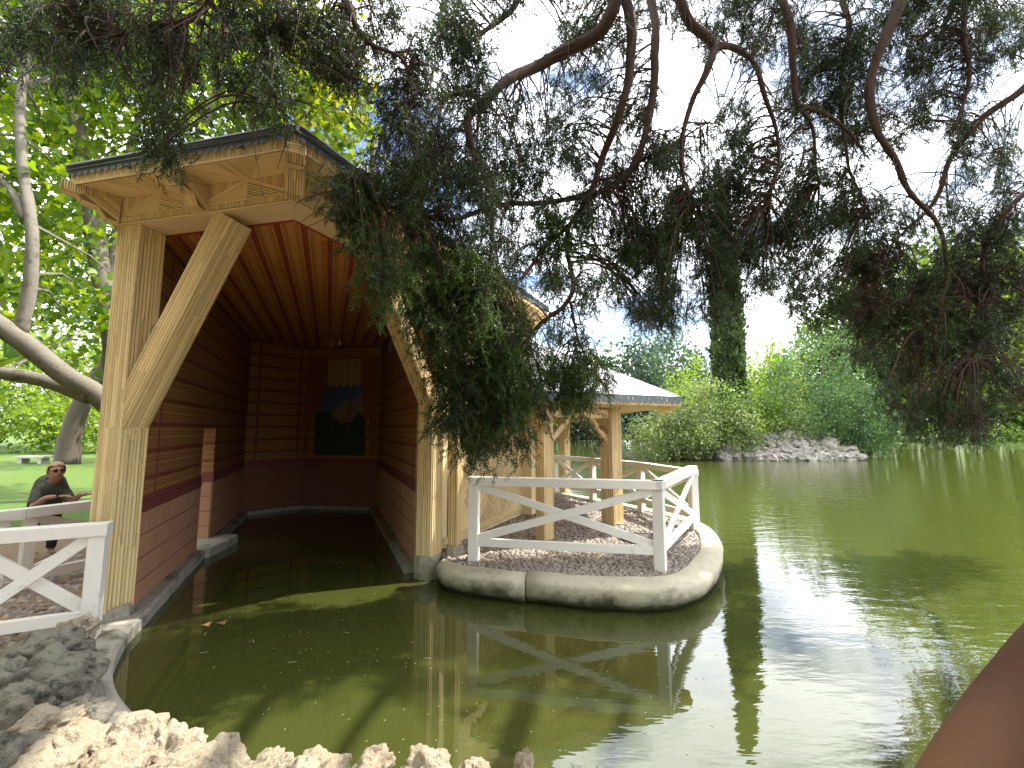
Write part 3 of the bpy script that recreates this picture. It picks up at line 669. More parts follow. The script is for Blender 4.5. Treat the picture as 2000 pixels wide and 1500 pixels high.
# pilaster, plain plaster face with reed edges
mb = MB(); mb.prism([Wi + AW * 3.12 + Vector((nW.x, nW.y)) * .22, Wi + AW * 3.12, Wi + AW * 3.40, Wi + AW * 3.40 + Vector((nW.x, nW.y)) * .22][::-1], .28, 2.5); mb.build('pilaster', M['plaster'], wo)
wall_slab(Vector((.42, 9.35)), Vector((.2, 11.6)), .0, ZB + .28, .2, 'rear_wall', M['plaster'])
wall_slab(Vector((.2, 11.6)), Vector((-3.2, 11.62)), .0, ZB + .28, .2, 'rear_wall', M['plaster'])

# ------------------------------------------------------------------ pavilion
pv = thing('pavilion', (1.5, 9.3, .3), 'open reed pavilion with pale hipped zinc roof standing on the terrace', 'pavilion')
ZE = 2.38
PPO = [(.52, 7.12), (1.86, 8.28), (1.46, 12.2), (.35, 12.4)]
fd = Vector((.76, .65, 0)).normalized()
for i, q in enumerate(PPO):
    wd_ = (.21, .29, .22, .22)[i]
    reed_post(pv, 'post', V3(q, .27), V3(q, ZE + .02), wd_, fd, sp=.026)
    if i in (1, 2):
        mb = MB(); mb.box(V3(q, .285), V(.17, 0, 0), V(0, .17, 0), V(0, 0, .02)); mb.build('footing', M['concrete'], pv)
PE = [(2.98, 7.72), (2.62, 13.2), (-.1, 13.6), (.20, 9.0), (-.62, 7.05), (.30, 6.48)]
apex = [V(.75, 9.2, 3.75), V(.75, 10.9, 3.75)]
def roofz(q): return V3(q, ZE + .20)
mb = MB(); r6 = [roofz(q) for q in PE]
mb.add(r6 + apex, [(0, 1, 7, 6), (1, 2, 7), (2, 3, 6, 7), (3, 4, 6), (4, 5, 6), (5, 0, 6)])
mb.add([p_ - V(0, 0, .025) for p_ in r6 + apex], [(6, 7, 1, 0), (7, 2, 1), (7, 6, 3, 2), (6, 4, 3), (6, 5, 4), (6, 0, 5)])
mb.build('roof', M['zinc_roof'], pv)
for a, b_ in ((r6[0], apex[0]), (r6[5], apex[0]), (r6[1], apex[1]), (apex[0], apex[1])):
    mb = MB(); mb.tube([a, b_], .022, 6); mb.build('hip_roll', M['zinc_roof'], pv, smooth=True)
mb = MB()
for i in (0, 5, 4, 1):
    a, b_ = PE[i], PE[(i + 1) % 6]; e = d2(a, b_); nn2 = Vector((-e.y, e.x)); nn3 = Vector((e.y, -e.x, 0))
    if (V3(a, 0) - V(1, 10, 0)).dot(nn3) < 0: nn3 = -nn3
    e3 = V3(e, 0); L_ = (V3(b_, 0) - V3(a, 0)).length; ns = int(L_ / .12); b1 = MB()
    for s_ in range(ns):
        a0 = V3(a, 0) + e3 * (s_ * L_ / ns) + nn3 * .012; wd_ = L_ / ns
        b1.extrude([a0 + V(0, 0, ZE + .20)] + [a0 + e3 * (wd_ * k / 6) + V(0, 0, ZE + .105 - .045 * math.sin(math.pi * k / 6) ** .7) for k in range(7)] + [a0 + e3 * wd_ + V(0, 0, ZE + .20)], nn3 * .003)
    b1.build('scalloped_trim', M['zinc'], pv)
    b1 = MB(); b1.extrude([V3(a, ZE + .03), V3(b_, ZE + .03), V3(b_, ZE + .03) - nn3 * .025, V3(a, ZE + .03) - nn3 * .025], (0, 0, .15)); fs = b1.build('fascia', M['plaster'], pv)
    b1 = MB(); fill(b1, [V3(a, ZE + .03), V3(b_, ZE + .03), V3(b_, ZE + .17), V3(a, ZE + .17)], V(0, 0, 1), nn3, .03); b1.build('fascia_reeds', M['reed'], fs, kind='stuff')
# soffit boards clad in slanting reeds
SOF = [(2.95, 7.75), (2.59, 13.15), (.0, 13.5), (.25, 9.1), (-.55, 7.1), (.32, 6.54)]
mb = MB(); mb.prism(SOF, ZE + .035, ZE + .06); so = mb.build('soffit', M['plaster'], pv)
mb = MB(); dn = V(0, 0, -1); cS = V(1.35, 9.5, ZE + .034)
for i in range(6):
    a, b_ = V3(SOF[i], ZE + .034), V3(SOF[(i + 1) % 6], ZE + .034); mid = (a + b_) / 2
    fill(mb, [a, mid, cS], (mid - a) * .5 + (cS - a), dn, .045, 1.5); fill(mb, [mid, b_, cS], (mid - b_) * .5 + (cS - b_), dn, .045, 1.5)
mb.build('soffit_reeds', M['reed'], so, kind='stuff')
for a, b_ in ((0, 1), (1, 2), (2, 3)):
    A_, B_ = V3(PPO[a], ZE - .09), V3(PPO[b_], ZE - .09); e = (B_ - A_).normalized()
    mb = MB(); mb.bar(A_ + e * .1, B_ - e * .1, .14, .16); mb.build('beam', M['plaster'], pv)
    for p_, s_ in ((A_, 1), (B_, -1)):
        reed_post(pv, 'brace', p_ + V(0, 0, -.52) + e * s_ * .10, p_ + e * s_ * .62 + V(0, 0, -.06), .085, e.cross(V(0, 0, 1)), sp=.024)
mb = MB(); mb.extrude([V(2.98, 7.72, ZE + .03), V(2.62, 7.88, ZE + .03), V(2.62, 7.88, ZE - .09), V(2.80, 7.80, ZE - .07)], (.04, .09, 0)); mb.build('corbel', M['soffit'], pv)

# ------------------------------------------------------------------ white railings
def x_rail(root, a, b_, z0, z1, bottom=.20, post_a=True, post_b=True, pw=.13, rail=.10):
    """one railing bay: posts, top rail, bottom rail, two crossing braces, each a part"""
    a3, b3 = V3(a, 0), V3(b_, 0); e = (b3 - a3).normalized(); nn = e.cross(V(0, 0, 1))
    for fl, p_ in ((post_a, a3), (post_b, b3)):
        if fl:
            mb = MB(); mb.box(p_ + V(0, 0, (z0 + z1) / 2 - .04), e * pw / 2, nn * pw / 2, V(0, 0, (z1 - z0) / 2 - .02)); mb.build('post', M['white'], root, bevel=.006)
    mb = MB(); mb.box((a3 + b3) / 2 + V(0, 0, z1 - .03), e * ((b3 - a3).length / 2 + pw * .62), nn * .075, V(0, 0, .055)); mb.build('top_rail', M['white'], root, bevel=.006)
    mb = MB(); zb = z0 + bottom; mb.box((a3 + b3) / 2 + V(0, 0, zb), e * ((b3 - a3).length / 2 - pw / 2), nn * .032, V(0, 0, rail / 2)); mb.build('bottom_rail', M['white'], root, bevel=.005)
    p0, p1 = a3 + e * pw * .5, b3 - e * pw * .5; zt = z1 - .10; zl = zb + rail / 2 + .01
    mb = MB(); mb.bar(p0 + V(0, 0, zl) + nn * .021, p1 + V(0, 0, zt) + nn * .021, .04, rail, V(0, 0, 1)); mb.build('brace', M['white'], root, bevel=.005)
    mb = MB(); mb.bar(p0 + V(0, 0, zt) - nn * .021, p1 + V(0, 0, zl) - nn * .021, .04, rail, V(0, 0, 1)); mb.build('brace', M['white'], root, bevel=.005)
GR = 'white railings round the terrace and the bank'
fr = [(-.51, 6.0), (1.83, 5.56), (3.16, 7.75), (2.76, 9.5), (1.98, 10.9), (1.18, 12.15), (.45, 13.0)]
labs = ['long white railing panel with crossed braces facing the camera on the terrace', 'short white railing panel running back from the terrace corner post by the water',
        'far white railing panel between the terrace water corner and the thick reed post', 'far white railing panel seen right behind the thick reed post', 'far white railing panel with crossed braces between slim far post and thick reed post', 'far white railing panel partly hidden behind the boathouse wall edge']
for i in range(6):
    r_ = thing('railing', V3(fr[i], .28), labs[i], 'railing', GR)
    x_rail(r_, fr[i], fr[i + 1], .27, 1.34 if i < 2 else 1.28, .24, True, i == 5)
r_ = thing('railing', (-4.3, 3.8, .2), 'white railing panel beside the reed post above the dark boulder', 'railing', GR)
x_rail(r_, (-3.80, 4.13), (-4.62, 3.74), .15, 1.12, .18, True, True, .12, .10)
r_ = thing('railing', (-5.2, 3.5, .2), 'white railing panel cut by the left edge of the picture', 'railing', GR)
x_rail(r_, (-4.75, 3.70), (-6.3, 3.2), .15, 1.12, .18, False, True, .12, .10)
r_ = thing('railing', (-6, 6, .2), 'shaded white railing the woman leans on beyond the near panel', 'railing', GR)
x_rail(r_, (-4.98, 6.62), (-5.55, 5.15), .15, 1.08, .18, True, True, .10, .10)
r_ = thing('railing', (-6.2, 4.6, .2), 'shaded white railing continuing from the woman towards the left edge of the picture', 'railing', GR)
x_rail(r_, (-5.60, 5.05), (-6.6, 3.6), .15, 1.08, .18, False, True, .10, .10)

# ------------------------------------------------------------------ rocks
def rock_mesh(name, seed, sub=5, rough=.35, sx=(1, 1, 1), fine=.06, pit=.05):
    import bmesh
    bm = bmesh.new(); bmesh.ops.create_icosphere(bm, subdivisions=sub, radius=1); o_ = Vector((seed * 3.7, seed * 1.3, -seed * 2.1))
    for v_ in bm.verts:
        p_ = v_.co.normalized()
        cells = noise.voronoi(p_ * 1.5 + o_)[0]
        d_ = 1 + rough * (cells[0] - .55) + rough * .55 * noise.noise(p_ * 1.9 + o_) + fine * noise.noise(p_ * 5 + o_)
        if sub > 3:
            c2 = noise.voronoi(p_ * 4.5 + o_)[0]; c3 = noise.voronoi(p_ * 10 + o_)[0]
            d_ += .10 * (min(c2[1] - c2[0], .35)) - pit * max(0, .34 - c3[0]) * 1.3 - pit * .9 * max(0, noise.noise(p_ * 3.6 - o_) - .18) + .025 * noise.noise(p_ * 22)
        v_.co = Vector((p_.x * d_ * sx[0], p_.y * d_ * sx[1], p_.z * d_ * sx[2]))
    me = bpy.data.meshes.new(name); bm.to_mesh(me); bm.free()
    me.polygons.foreach_set('use_smooth', [sub > 3] * len(me.polygons)); return me
def rock(px, py, d, wpx, hpx, m_, label, seed, yaw=0, tilt=0, group=None, dep=1.0):
    c_ = pxd(px, py, d); s_ = d / FPX; rx, rz = wpx * s_ / 2 * .80, hpx * s_ / 2 * .80; c_.z -= rz * .55
    me = rock_mesh('rock', seed, 5 if m_ is M['limestone'] else 4, .55, (rx, rx * dep * .9, max(rz, rx * .55)), .16, .30 if m_ is M['limestone'] else .16); me.materials.append(m_)
    o_ = bpy.data.objects.new('rock', me); COL.objects.link(o_); o_.location = c_; o_.rotation_euler = (0, tilt, yaw); return tag(o_, label, 'rock', group)
RG = 'craggy rocks edging the pond'
for i, a in enumerate([
    (115, 1305, 3.15, 180, 150, 'rock_dark', 'large dark mossy boulder beside the curved kerb below the railing', .3),
    (105, 1245, 3.45, 150, 90, 'rock_dark', 'mossy boulder directly behind the large dark boulder under the railing', .1),
    (150, 1218, 3.6, 80, 70, 'limestone', 'small pale craggy rock at the foot of the railing post', .4),
    (35, 1365, 2.75, 130, 120, 'rock_dark', 'grey rock below the dark boulder at the left edge', -.3),
    (5, 1310, 2.95, 110, 100, 'rock_dark', 'grey rock cut by the left edge level with the dark boulder', .5),
    (75, 1412, 2.55, 150, 70, 'limestone', 'long flat pale slab leaning down below the grey rocks', -.5),
    (155, 1385, 2.75, 120, 70, 'rock_dark', 'low grey rock tucked between kerb and dark boulder', 0),
    (25, 1460, 2.3, 140, 110, 'rock_dark', 'shaded brown rock in the bottom left corner', .2),
    (140, 1450, 2.35, 150, 110, 'limestone', 'yellow tinged sunlit rock left of the arched rock', .3),
    (235, 1440, 2.42, 170, 120, 'limestone', 'arched cream rock covered in holes just below the kerb bend', .2),
    (335, 1452, 2.4, 130, 105, 'limestone', 'sunlit rugged rock right of the arched cream rock', -.2),
    (425, 1478, 2.33, 130, 100, 'limestone', 'sunlit rock with a sharp tip pointing up over the water', .5),
    (520, 1500, 2.28, 130, 62, 'limestone', 'low sunlit rock between sharp tipped rock and flat pale ledge', 0),
    (620, 1506, 2.28, 130, 42, 'limestone', 'flat pale ledge rock with the lowest top of the bottom row', 0),
    (728, 1486, 2.33, 95, 80, 'limestone', 'round bright white rock standing in the water edge', .3),
    (835, 1490, 2.33, 110, 84, 'limestone', 'bright rock with brown shaded face next to the round white rock', .1),
    (930, 1500, 2.3, 72, 56, 'limestone', 'small pointed white rock between the brown faced rock and the lone upright stone', .7),
    (1022, 1487, 2.33, 50, 80, 'limestone', 'lone narrow upright stone at the right end of the rock row', .2),
    (80, 1500, 2.1, 150, 90, 'limestone', 'mottled ochre rock at the bottom edge left of centre rocks', .9),
    (200, 1505, 2.1, 170, 80, 'limestone', 'ochre rock cut by the bottom edge below the arched rock', .4),
    (340, 1512, 2.12, 170, 70, 'limestone', 'pinkish rock cut by the bottom edge below the rugged rock', 1.1),
]):
    px_, py_, d_, w_, h_, mt, lb, yaw = a
    rock(px_, py_, d_, w_, h_, M[mt], lb, i + 1, yaw, random.uniform(-.3, .3), RG)

# ------------------------------------------------------------------ leaf scattering
def scatter(tmpl, faces_, P, Dn, S, up_jit=1.0):
    """instances of a template (long axis +Z) at P, along unit vectors Dn, scaled S, merged"""
    n_ = len(P); Dn = Dn / np.linalg.norm(Dn, axis=1, keepdims=True)
    a = rng.normal(size=(n_, 3)); x = np.cross(Dn, a); x /= np.linalg.norm(x, axis=1, keepdims=True); y = np.cross(Dn, x)
    Vv = tmpl[None, :, 0, None] * x[:, None, :] + tmpl[None, :, 1, None] * y[:, None, :] + tmpl[None, :, 2, None] * Dn[:, None, :]
    Vv = Vv * S[:, None, None] + P[:, None, :]
    k = tmpl.shape[0]; F_ = faces_[None] + (np.arange(n_) * k)[:, None, None]
    return Vv.reshape(-1, 3), F_.reshape(-1, faces_.shape[1])
def merge(parts):
    Vs, Fs, k = [], [], 0
    for v_, f_ in parts: Vs.append(v_); Fs.append(f_ + k); k += len(v_)
    return np.concatenate(Vs), np.concatenate(Fs)
LEAF_Q = (np.array([(0, 0, 0), (.32, .06, .45), (0, 0, 1), (-.32, .06, .45)], float), np.array([(0, 1, 2), (0, 2, 3)]))
lob = [(0, 0, 0), (.30, .03, .12), (.52, .08, .42), (.22, .03, .50), (.16, 0, .95), (-.05, 0, 1.05), (-.24, .03, .52), (-.52, .08, .40), (-.30, .03, .10)]
LEAF_P = (np.array([(0, 0, .35)] + lob, float), np.array([(0, k, k % 9 + 1) for k in range(1, 10)]))
def sph(n_):
    v_ = rng.normal(size=(n_, 3)); return v_ / np.linalg.norm(v_, axis=1, keepdims=True)
def crown_np(ells, ncl, per, crad, size, leaf=LEAF_Q, droop=.0, shell=.55, zmin=None):
    vol = np.array([e[3] * e[4] * e[5] for e in ells]) ** .8; pr = vol / vol.sum(); which = rng.choice(len(ells), ncl, p=pr)
    E_ = np.array(ells)[which]; rr = np.where(rng.random(ncl) < shell, rng.uniform(.8, 1.04, ncl), rng.random(ncl) ** .5)
    C_ = E_[:, :3] + sph(ncl) * rr[:, None] * E_[:, 3:6]
    P = np.repeat(C_, per, 0) + rng.normal(size=(ncl * per, 3)) * crad * rng.uniform(.5, 1.2, ncl).repeat(per)[:, None]
    if zmin is not None: P = P[P[:, 2] > zmin]
    Dn = rng.normal(size=P.shape); Dn[:, 2] -= droop
    return scatter(leaf[0], leaf[1], P, Dn, size * rng.uniform(.6, 1.35, len(P))), C_
def tree(name, base, ht, ells, m_, label, bark, ncl=160, per=28, crad=.6, size=.35, trad=.3, leaf=LEAF_Q, group=None, cat='tree', droop=.2, limbs=8, shell=.55, trunk_to=None, zmin=None):
    b0 = Vector(base); root = thing(name, b0, label, cat, group)
    (v_, f_), C_ = crown_np(ells, ncl, per, crad, size, leaf, droop, shell, zmin)
    link('crown', mesh_np('crown', v_ - np.array(b0), f_), m_, root)
    top_ = Vector(trunk_to) if trunk_to else b0 + V(0, 0, ht * .75)
    mid = (b0 + top_) / 2 + V(random.uniform(-.03, .03) * ht, random.uniform(-.02, .02) * ht, 0)
    tp = spline([b0 - V(0, 0, .3), b0 + (mid - b0) * .4, mid, top_], 4)
    mb = MB(); mb.tube(tp, lerp_r(trad, trad * .25, len(tp)), 9, .15)
    if limbs:
        for j in rng.choice(len(C_), min(limbs, len(C_)), replace=False):
            q = Vector(C_[j]); s_ = tp[random.randint(len(tp) // 3, len(tp) - 1)]
            mb.tube(spline([s_, (s_ + q) / 2 + V(0, 0, .04 * ht), q], 3), lerp_r(trad * .35, trad * .06, 7), 6, .1)
    mb.build('trunk', bark, root, smooth=True); return root

# plane trees on the left ------------------------------------------------
PG = 'plane trees behind the boathouse'
def limbtree(label, base, paths, ells, ncl, per, crad, size, m_=M['plane_leaf'], yellow=None):
    root = thing('plane_tree', base, label, 'tree', PG)
    mb = MB()
    for pth, r0, r1 in paths:
        s_ = spline(pth, 5); mb.tube(s_, lerp_r(r0, r1, len(s_)), 12, .12)
    mb.build('trunk', M['bark_pl'], root, smooth=True)
    (v_, f_), C_ = crown_np(ells, ncl, per, crad, size, LEAF_P, .5, .35)
    link('crown', mesh_np('crown', v_ - np.array(Vector(base)), f_), m_, root)
    tw = MB()
    sp_ = [q for pth, _, _ in paths for q in spline(pth, 4)]
    for j in range(0, len(C_), 4):
        q = Vector(C_[j]); s_ = min(sp_, key=lambda z: (z - q).length + random.uniform(0, 1.0)); tw.tube([s_, (s_ + q) / 2 + V(0, 0, .2), q], [.035, .02, .008], 4)
    tw.build('twigs', M['bark_pl'], root, kind='stuff')
    if yellow:
        (v_, f_), _ = crown_np(yellow[0], yellow[1], per, crad, size, LEAF_P, .5, .4); link('sunlit_leaves', mesh_np('sunlit_leaves', v_ - np.array(Vector(base)), f_), M['plane_leaf_y'], root, label='yellowing leaves, sunlight painted into their colour')
    return root
def bigE(px, py, d, rx, ry, rd): q = pxd(px, py, d); return (q.x, q.y, q.z, rx * d / FPX, rd, ry * d / FPX)
limbtree('spreading plane tree whose thick mottled limb leans across the left edge', (-7.7, 9.9, .2), [
    ([V(-7.7, 9.9, 0), V(-7.9, 9.6, 1.4), pxd(205, 785, 9.1), pxd(130, 735, 8.6), pxd(60, 680, 8.2), pxd(-40, 610, 7.7), pxd(-200, 520, 7.2)], .22, .15),
    ([pxd(175, 775, 8.9), pxd(90, 745, 8.9), pxd(0, 728, 8.8), pxd(-150, 700, 8.6)], .15, .11),
    ([pxd(38, 655, 8.1), pxd(58, 560, 8.1), pxd(62, 450, 8.1), pxd(45, 330, 8.2), pxd(40, 200, 8.3), pxd(60, 60, 8.4)], .115, .07),
    ([pxd(50, 430, 8.1), pxd(20, 370, 8.1), pxd(-30, 330, 8.2)], .08, .05)],
    [bigE(60, 350, 9.5, 170, 140, 1.5), bigE(40, 130, 9.5, 220, 150, 2), bigE(150, 590, 10.5, 120, 60, 1.2), bigE(-60, 560, 9, 80, 80, 1), bigE(250, 80, 9.5, 200, 120, 1.6)], 210, 22, .42, .19)
limbtree('tall plane tree with pale straight trunk rising just left of the eave', (-9.3, 12.0, .2), [
    ([V(-9.3, 12, 0), pxd(232, 760, 11.6), pxd(222, 660, 11.2), pxd(195, 520, 11), pxd(172, 380, 10.9), pxd(150, 250, 10.8), pxd(130, 120, 10.8), pxd(120, -60, 11)], .30, .13),
    ([pxd(205, 560, 11), pxd(225, 480, 11.3), pxd(240, 350, 11.6), pxd(280, 200, 12)], .13, .07),
    ([pxd(390, 260, 12.5), pxd(430, 150, 12.4), pxd(450, 20, 12.3)], .13, .08)],
    [bigE(230, 300, 12, 200, 130, 1.5), bigE(120, 520, 12.5, 160, 90, 1.3), bigE(330, 120, 12, 260, 130, 2), bigE(80, 200, 12.5, 150, 120, 1.6), bigE(210, 660, 12.5, 80, 80, 1)], 230, 22, .5, .21)
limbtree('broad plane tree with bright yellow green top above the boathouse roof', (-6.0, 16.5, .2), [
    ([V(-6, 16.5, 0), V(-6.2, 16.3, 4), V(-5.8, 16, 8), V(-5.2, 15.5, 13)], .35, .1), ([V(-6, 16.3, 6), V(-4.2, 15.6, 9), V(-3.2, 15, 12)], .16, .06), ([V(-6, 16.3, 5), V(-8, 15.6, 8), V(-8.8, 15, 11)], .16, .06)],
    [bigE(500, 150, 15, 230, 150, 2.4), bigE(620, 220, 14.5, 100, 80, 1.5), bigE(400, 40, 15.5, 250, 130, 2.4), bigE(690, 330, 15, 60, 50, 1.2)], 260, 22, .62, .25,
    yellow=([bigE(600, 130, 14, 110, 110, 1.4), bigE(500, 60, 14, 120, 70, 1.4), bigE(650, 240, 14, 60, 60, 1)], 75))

# trees beyond the lawn on the left
TG = 'trees beyond the lawn'
def ell(x, y, z, rx, ry, rz): return (x, y, z, rx, ry, rz)
root = thing('tree', (-22.0, 21.8, .4), 'leaning dark trunked tree on the far side of the lawn', 'tree', TG)
mb = MB(); s_ = spline([V(-22.0, 21.8, .1), V(-21.9, 21.8, 2), V(-21.3, 21.8, 4), V(-20.2, 21.8, 6), V(-19.6, 21.6, 9)], 4); mb.tube(s_, lerp_r(.5, .22, len(s_)), 10, .15); mb.build('trunk', M['bark_dk'], root, smooth=True)
(v_, f_), _ = crown_np([ell(-20, 21.5, 10.5, 4, 3, 3), ell(-24, 22, 9, 3, 2.5, 2)], 160, 26, .7, .32, LEAF_Q, .4); link('crown', mesh_np('crown', v_ - np.array(root.location), f_), M['plane_leaf'], root)
for i, (x, y, h, r_, mk, lb) in enumerate([
    (-37, 36, 12, 6, 'lime', 'sunlit lime green tree at the back of the lawn'), (-30, 44, 14, 7, 'bush_mid', 'mid green rounded tree far beyond the lawn'), (-46, 38, 13, 6, 'far_leaf', 'darker tree at the far left of the lawn'),
    (-24, 50, 16, 7, 'far_leaf', 'tall tree behind the leaning trunk'), (-40, 52, 17, 8, 'far_leaf', 'tall hazy tree in the gap left of the leaning trunk'), (-31, 31, 5, 4.0, 'lime', 'low bright shrub on the lawn edge behind the bench'),
    (-26, 33, 4.5, 3.5, 'bush_pale', 'pale low shrub right of the bench'), (-18, 40, 12, 6, 'bush_mid', 'green tree hidden partly behind the left reed post'), (-14, 48, 17, 8, 'far_leaf', 'tall tree behind the boathouse roof'),
    (-38, 28, 7, 3.5, 'bush_mid', 'bushy green tree left of the bench'), (-16, 26, 12, 4.5, 'plane_leaf', 'leafy tree just behind the tall pale trunk')]):
    tree('tree' if h > 6 else 'shrub', (x, y, .3), h, [ell(x, y, h * .58, r_, r_ * .8, h * .38), ell(x + r_ * .5, y, h * .4, r_ * .6, r_ * .6, h * .3), ell(x - r_ * .5, y, h * .45, r_ * .6, r_ * .6, h * .3)], M[mk], lb, M['bark_dk'],
         ncl=150, per=26, crad=.10 * h ** .8 + .2, size=.22 + h * .018, trad=.03 * h, group=TG, cat='tree' if h > 6 else 'shrub', limbs=6)
bn = thing('bench', (-24.2, 22.3, .2), 'pale stone bench on the lawn by the far trees', 'bench')
mb = MB(); mb.box(V(-24.2, 22.3, .62), V(.75, 0, 0), V(0, .25, 0), V(0, 0, .06)); mb.build('seat', M['bench'], bn, bevel=.02)
for s_ in (-.5, .5):
    mb = MB(); mb.box(V(-24.2 + s_, 22.3, .37), V(.1, 0, 0), V(0, .2, 0), V(0, 0, .19)); mb.build('leg', M['bench'], bn, bevel=.01)

# ------------------------------------------------------------------ island
IC = (16.5, 33.5)
isl = [(IC[0] + 7.6 * math.cos(a) * (1 + .08 * math.sin(3 * a)), IC[1] + 4.6 * math.sin(a)) for a in np.linspace(0, 2 * math.pi, 40, endpoint=False)]
mb = MB(); rings = [(1.0, -.9), (.97, .15), (.88, .7), (.6, 1.3), (.2, 1.6)]; v_ = []
for s_, z_ in rings: v_ += [(IC[0] + (x - IC[0]) * s_, IC[1] + (y - IC[1]) * s_, z_ + .15 * noise.noise(Vector((x * .8, y * .8, z_)))) for x, y in isl]
n = len(isl); mb.add(v_, [(r_ * n + k, r_ * n + (k + 1) % n, (r_ + 1) * n + (k + 1) % n, (r_ + 1) * n + k) for r_ in range(4) for k in range(n)] + [tuple(range(4 * n, 5 * n))])
M['isl'] = mat('island_soil', (.04, .04, .02), (.09, .08, .04), 2, .95, .5, 10, .05)
mb.build('island_ground', M['isl'], smooth=True, kind='structure')
rms = [rock_mesh('rock', 40 + k, 3, .5, (1, 1, 1), .1) for k in range(7)]
for r_ in rms: r_.materials.append(M['island_rock']); r_.polygons.foreach_set('use_smooth', [False] * len(r_.polygons))
k = 0; ORD = 'first second third fourth fifth sixth seventh eighth ninth tenth eleventh twelfth thirteenth fourteenth fifteenth sixteenth seventeenth eighteenth nineteenth twentieth twenty-first'.split()
for row in range(4):
    px_ = 1412 + row * 16; ic = 0
    while px_ < 1682 - row * 22:
        dd = 28.75 + row * .5 + abs(px_ - 1540) * .002; wd_ = random.uniform(.5, 1.0); q = pxd(px_, 860, dd)
        o_ = bpy.data.objects.new('island_rock', rms[k % 7]); COL.objects.link(o_); o_.location = (q.x, dd, .12 + row * .40 + random.uniform(-.05, .12)); o_.scale = (wd_ * .75, wd_ * .6, wd_ * .52); o_.rotation_euler = (random.uniform(-.3, .3), random.uniform(-.3, .3), random.uniform(0, 6))
        tag(o_, 'grey stone of the island bank, %s, %s from the left' % (['lowest course', 'second course up', 'third course up', 'top course'][row], ORD[ic]), 'rock', 'stones of the island bank, course %d' % (row + 1)); k += 1; ic += 1
        px_ += wd_ * 27 * random.uniform(.8, 1.1)
IG = 'shrubs and trees on the island'
for (px_, d_, wpx, ytop, mk, lb, sz, ncl) in [
    (1305, 29.6, 150, 800, 'bush_pale', 'pale leafy shrub hanging over the water at the left end of the island', .15, 230),
    (1375, 29.8, 175, 745, 'bush_pale', 'tall pale flowering shrub left of the cypress on the island', .15, 280),
    (1452, 30.4, 130, 745, 'bush_mid', 'fresh green shrub at the foot of the cypress', .15, 200),
    (1385, 35.0, 190, 690, 'lime', 'lime green shrub behind the pale shrubs left of the cypress', .17, 200),
    (1530, 31.2, 130, 765, 'bush_pale', 'olive shrub above the middle of the rock bank', .14, 150),
    (1500, 38.0, 110, 650, 'lime', 'yellow green small tree right behind the cypress', .17, 160),
    (1600, 31.6, 200, 645, 'weep', 'large arching blue green shrub right of the cypress on the island', .15, 420),
    (1675, 30.6, 130, 750, 'weep', 'drooping green shrub at the right end of the island', .14, 240)]:
    q = pxd(px_, ytop, d_); hw = wpx / 2 * d_ / FPX; zt = q.z; zb_ = .15
    tree('shrub', (q.x, d_, .5), zt, [ell(q.x, d_, (zt + zb_) / 2, hw, hw * .7, (zt - zb_) / 2), ell(q.x - hw * .5, d_ - .3, zt * .36, hw * .6, hw * .6, zt * .36), ell(q.x + hw * .5, d_ - .2, zt * .40, hw * .6, hw * .6, zt * .38)],
         M[mk], lb, M['bark_dk'], ncl=ncl, per=26, crad=.34, size=sz * 1.25, trad=.12, group=IG, cat='shrub', limbs=6, droop=.8 if mk == 'weep' else .2, shell=.75, zmin=.06)
cy = thing('cypress', (16.6, 33.0, 1.2), 'tall narrow dark cypress rising from the middle of the island', 'tree')
nC = 5200; hz = rng.random(nC) ** .85; cz = 1.0 + hz * 19.6; prof_ = 1.0 * np.clip(np.minimum(1, (1 - hz) * 2.2) ** .75, .04, 1) * (1 + .10 * np.sin(cz * 1.9) * np.cos(cz * 3.1))
an = rng.random(nC) * 6.283; rr = prof_ * np.sqrt(rng.uniform(.45, 1, nC)) * (1 + .08 * np.sin(an * 5 + cz))
P = np.stack([16.6 + rr * np.cos(an), 33.0 + rr * np.sin(an), cz], 1); Dn = np.stack([np.cos(an) * .5, np.sin(an) * .5, np.full(nC, 1.3)], 1) + rng.normal(size=(nC, 3)) * .25
parts = [scatter(*LEAF_Q, P + rng.normal(size=(nC, 3)) * .12, Dn + rng.normal(size=(nC, 3)) * .3, rng.uniform(.22, .5, nC)) for _ in range(3)]
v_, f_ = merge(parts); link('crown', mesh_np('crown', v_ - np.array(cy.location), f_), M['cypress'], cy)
mb = MB(); mb.tube([V(16.6, 33, .8), V(16.6, 33, 12), V(16.6, 33, 19)], [.42, .25, .05], 9, .1); mb.build('trunk', M['bark_dk'], cy)

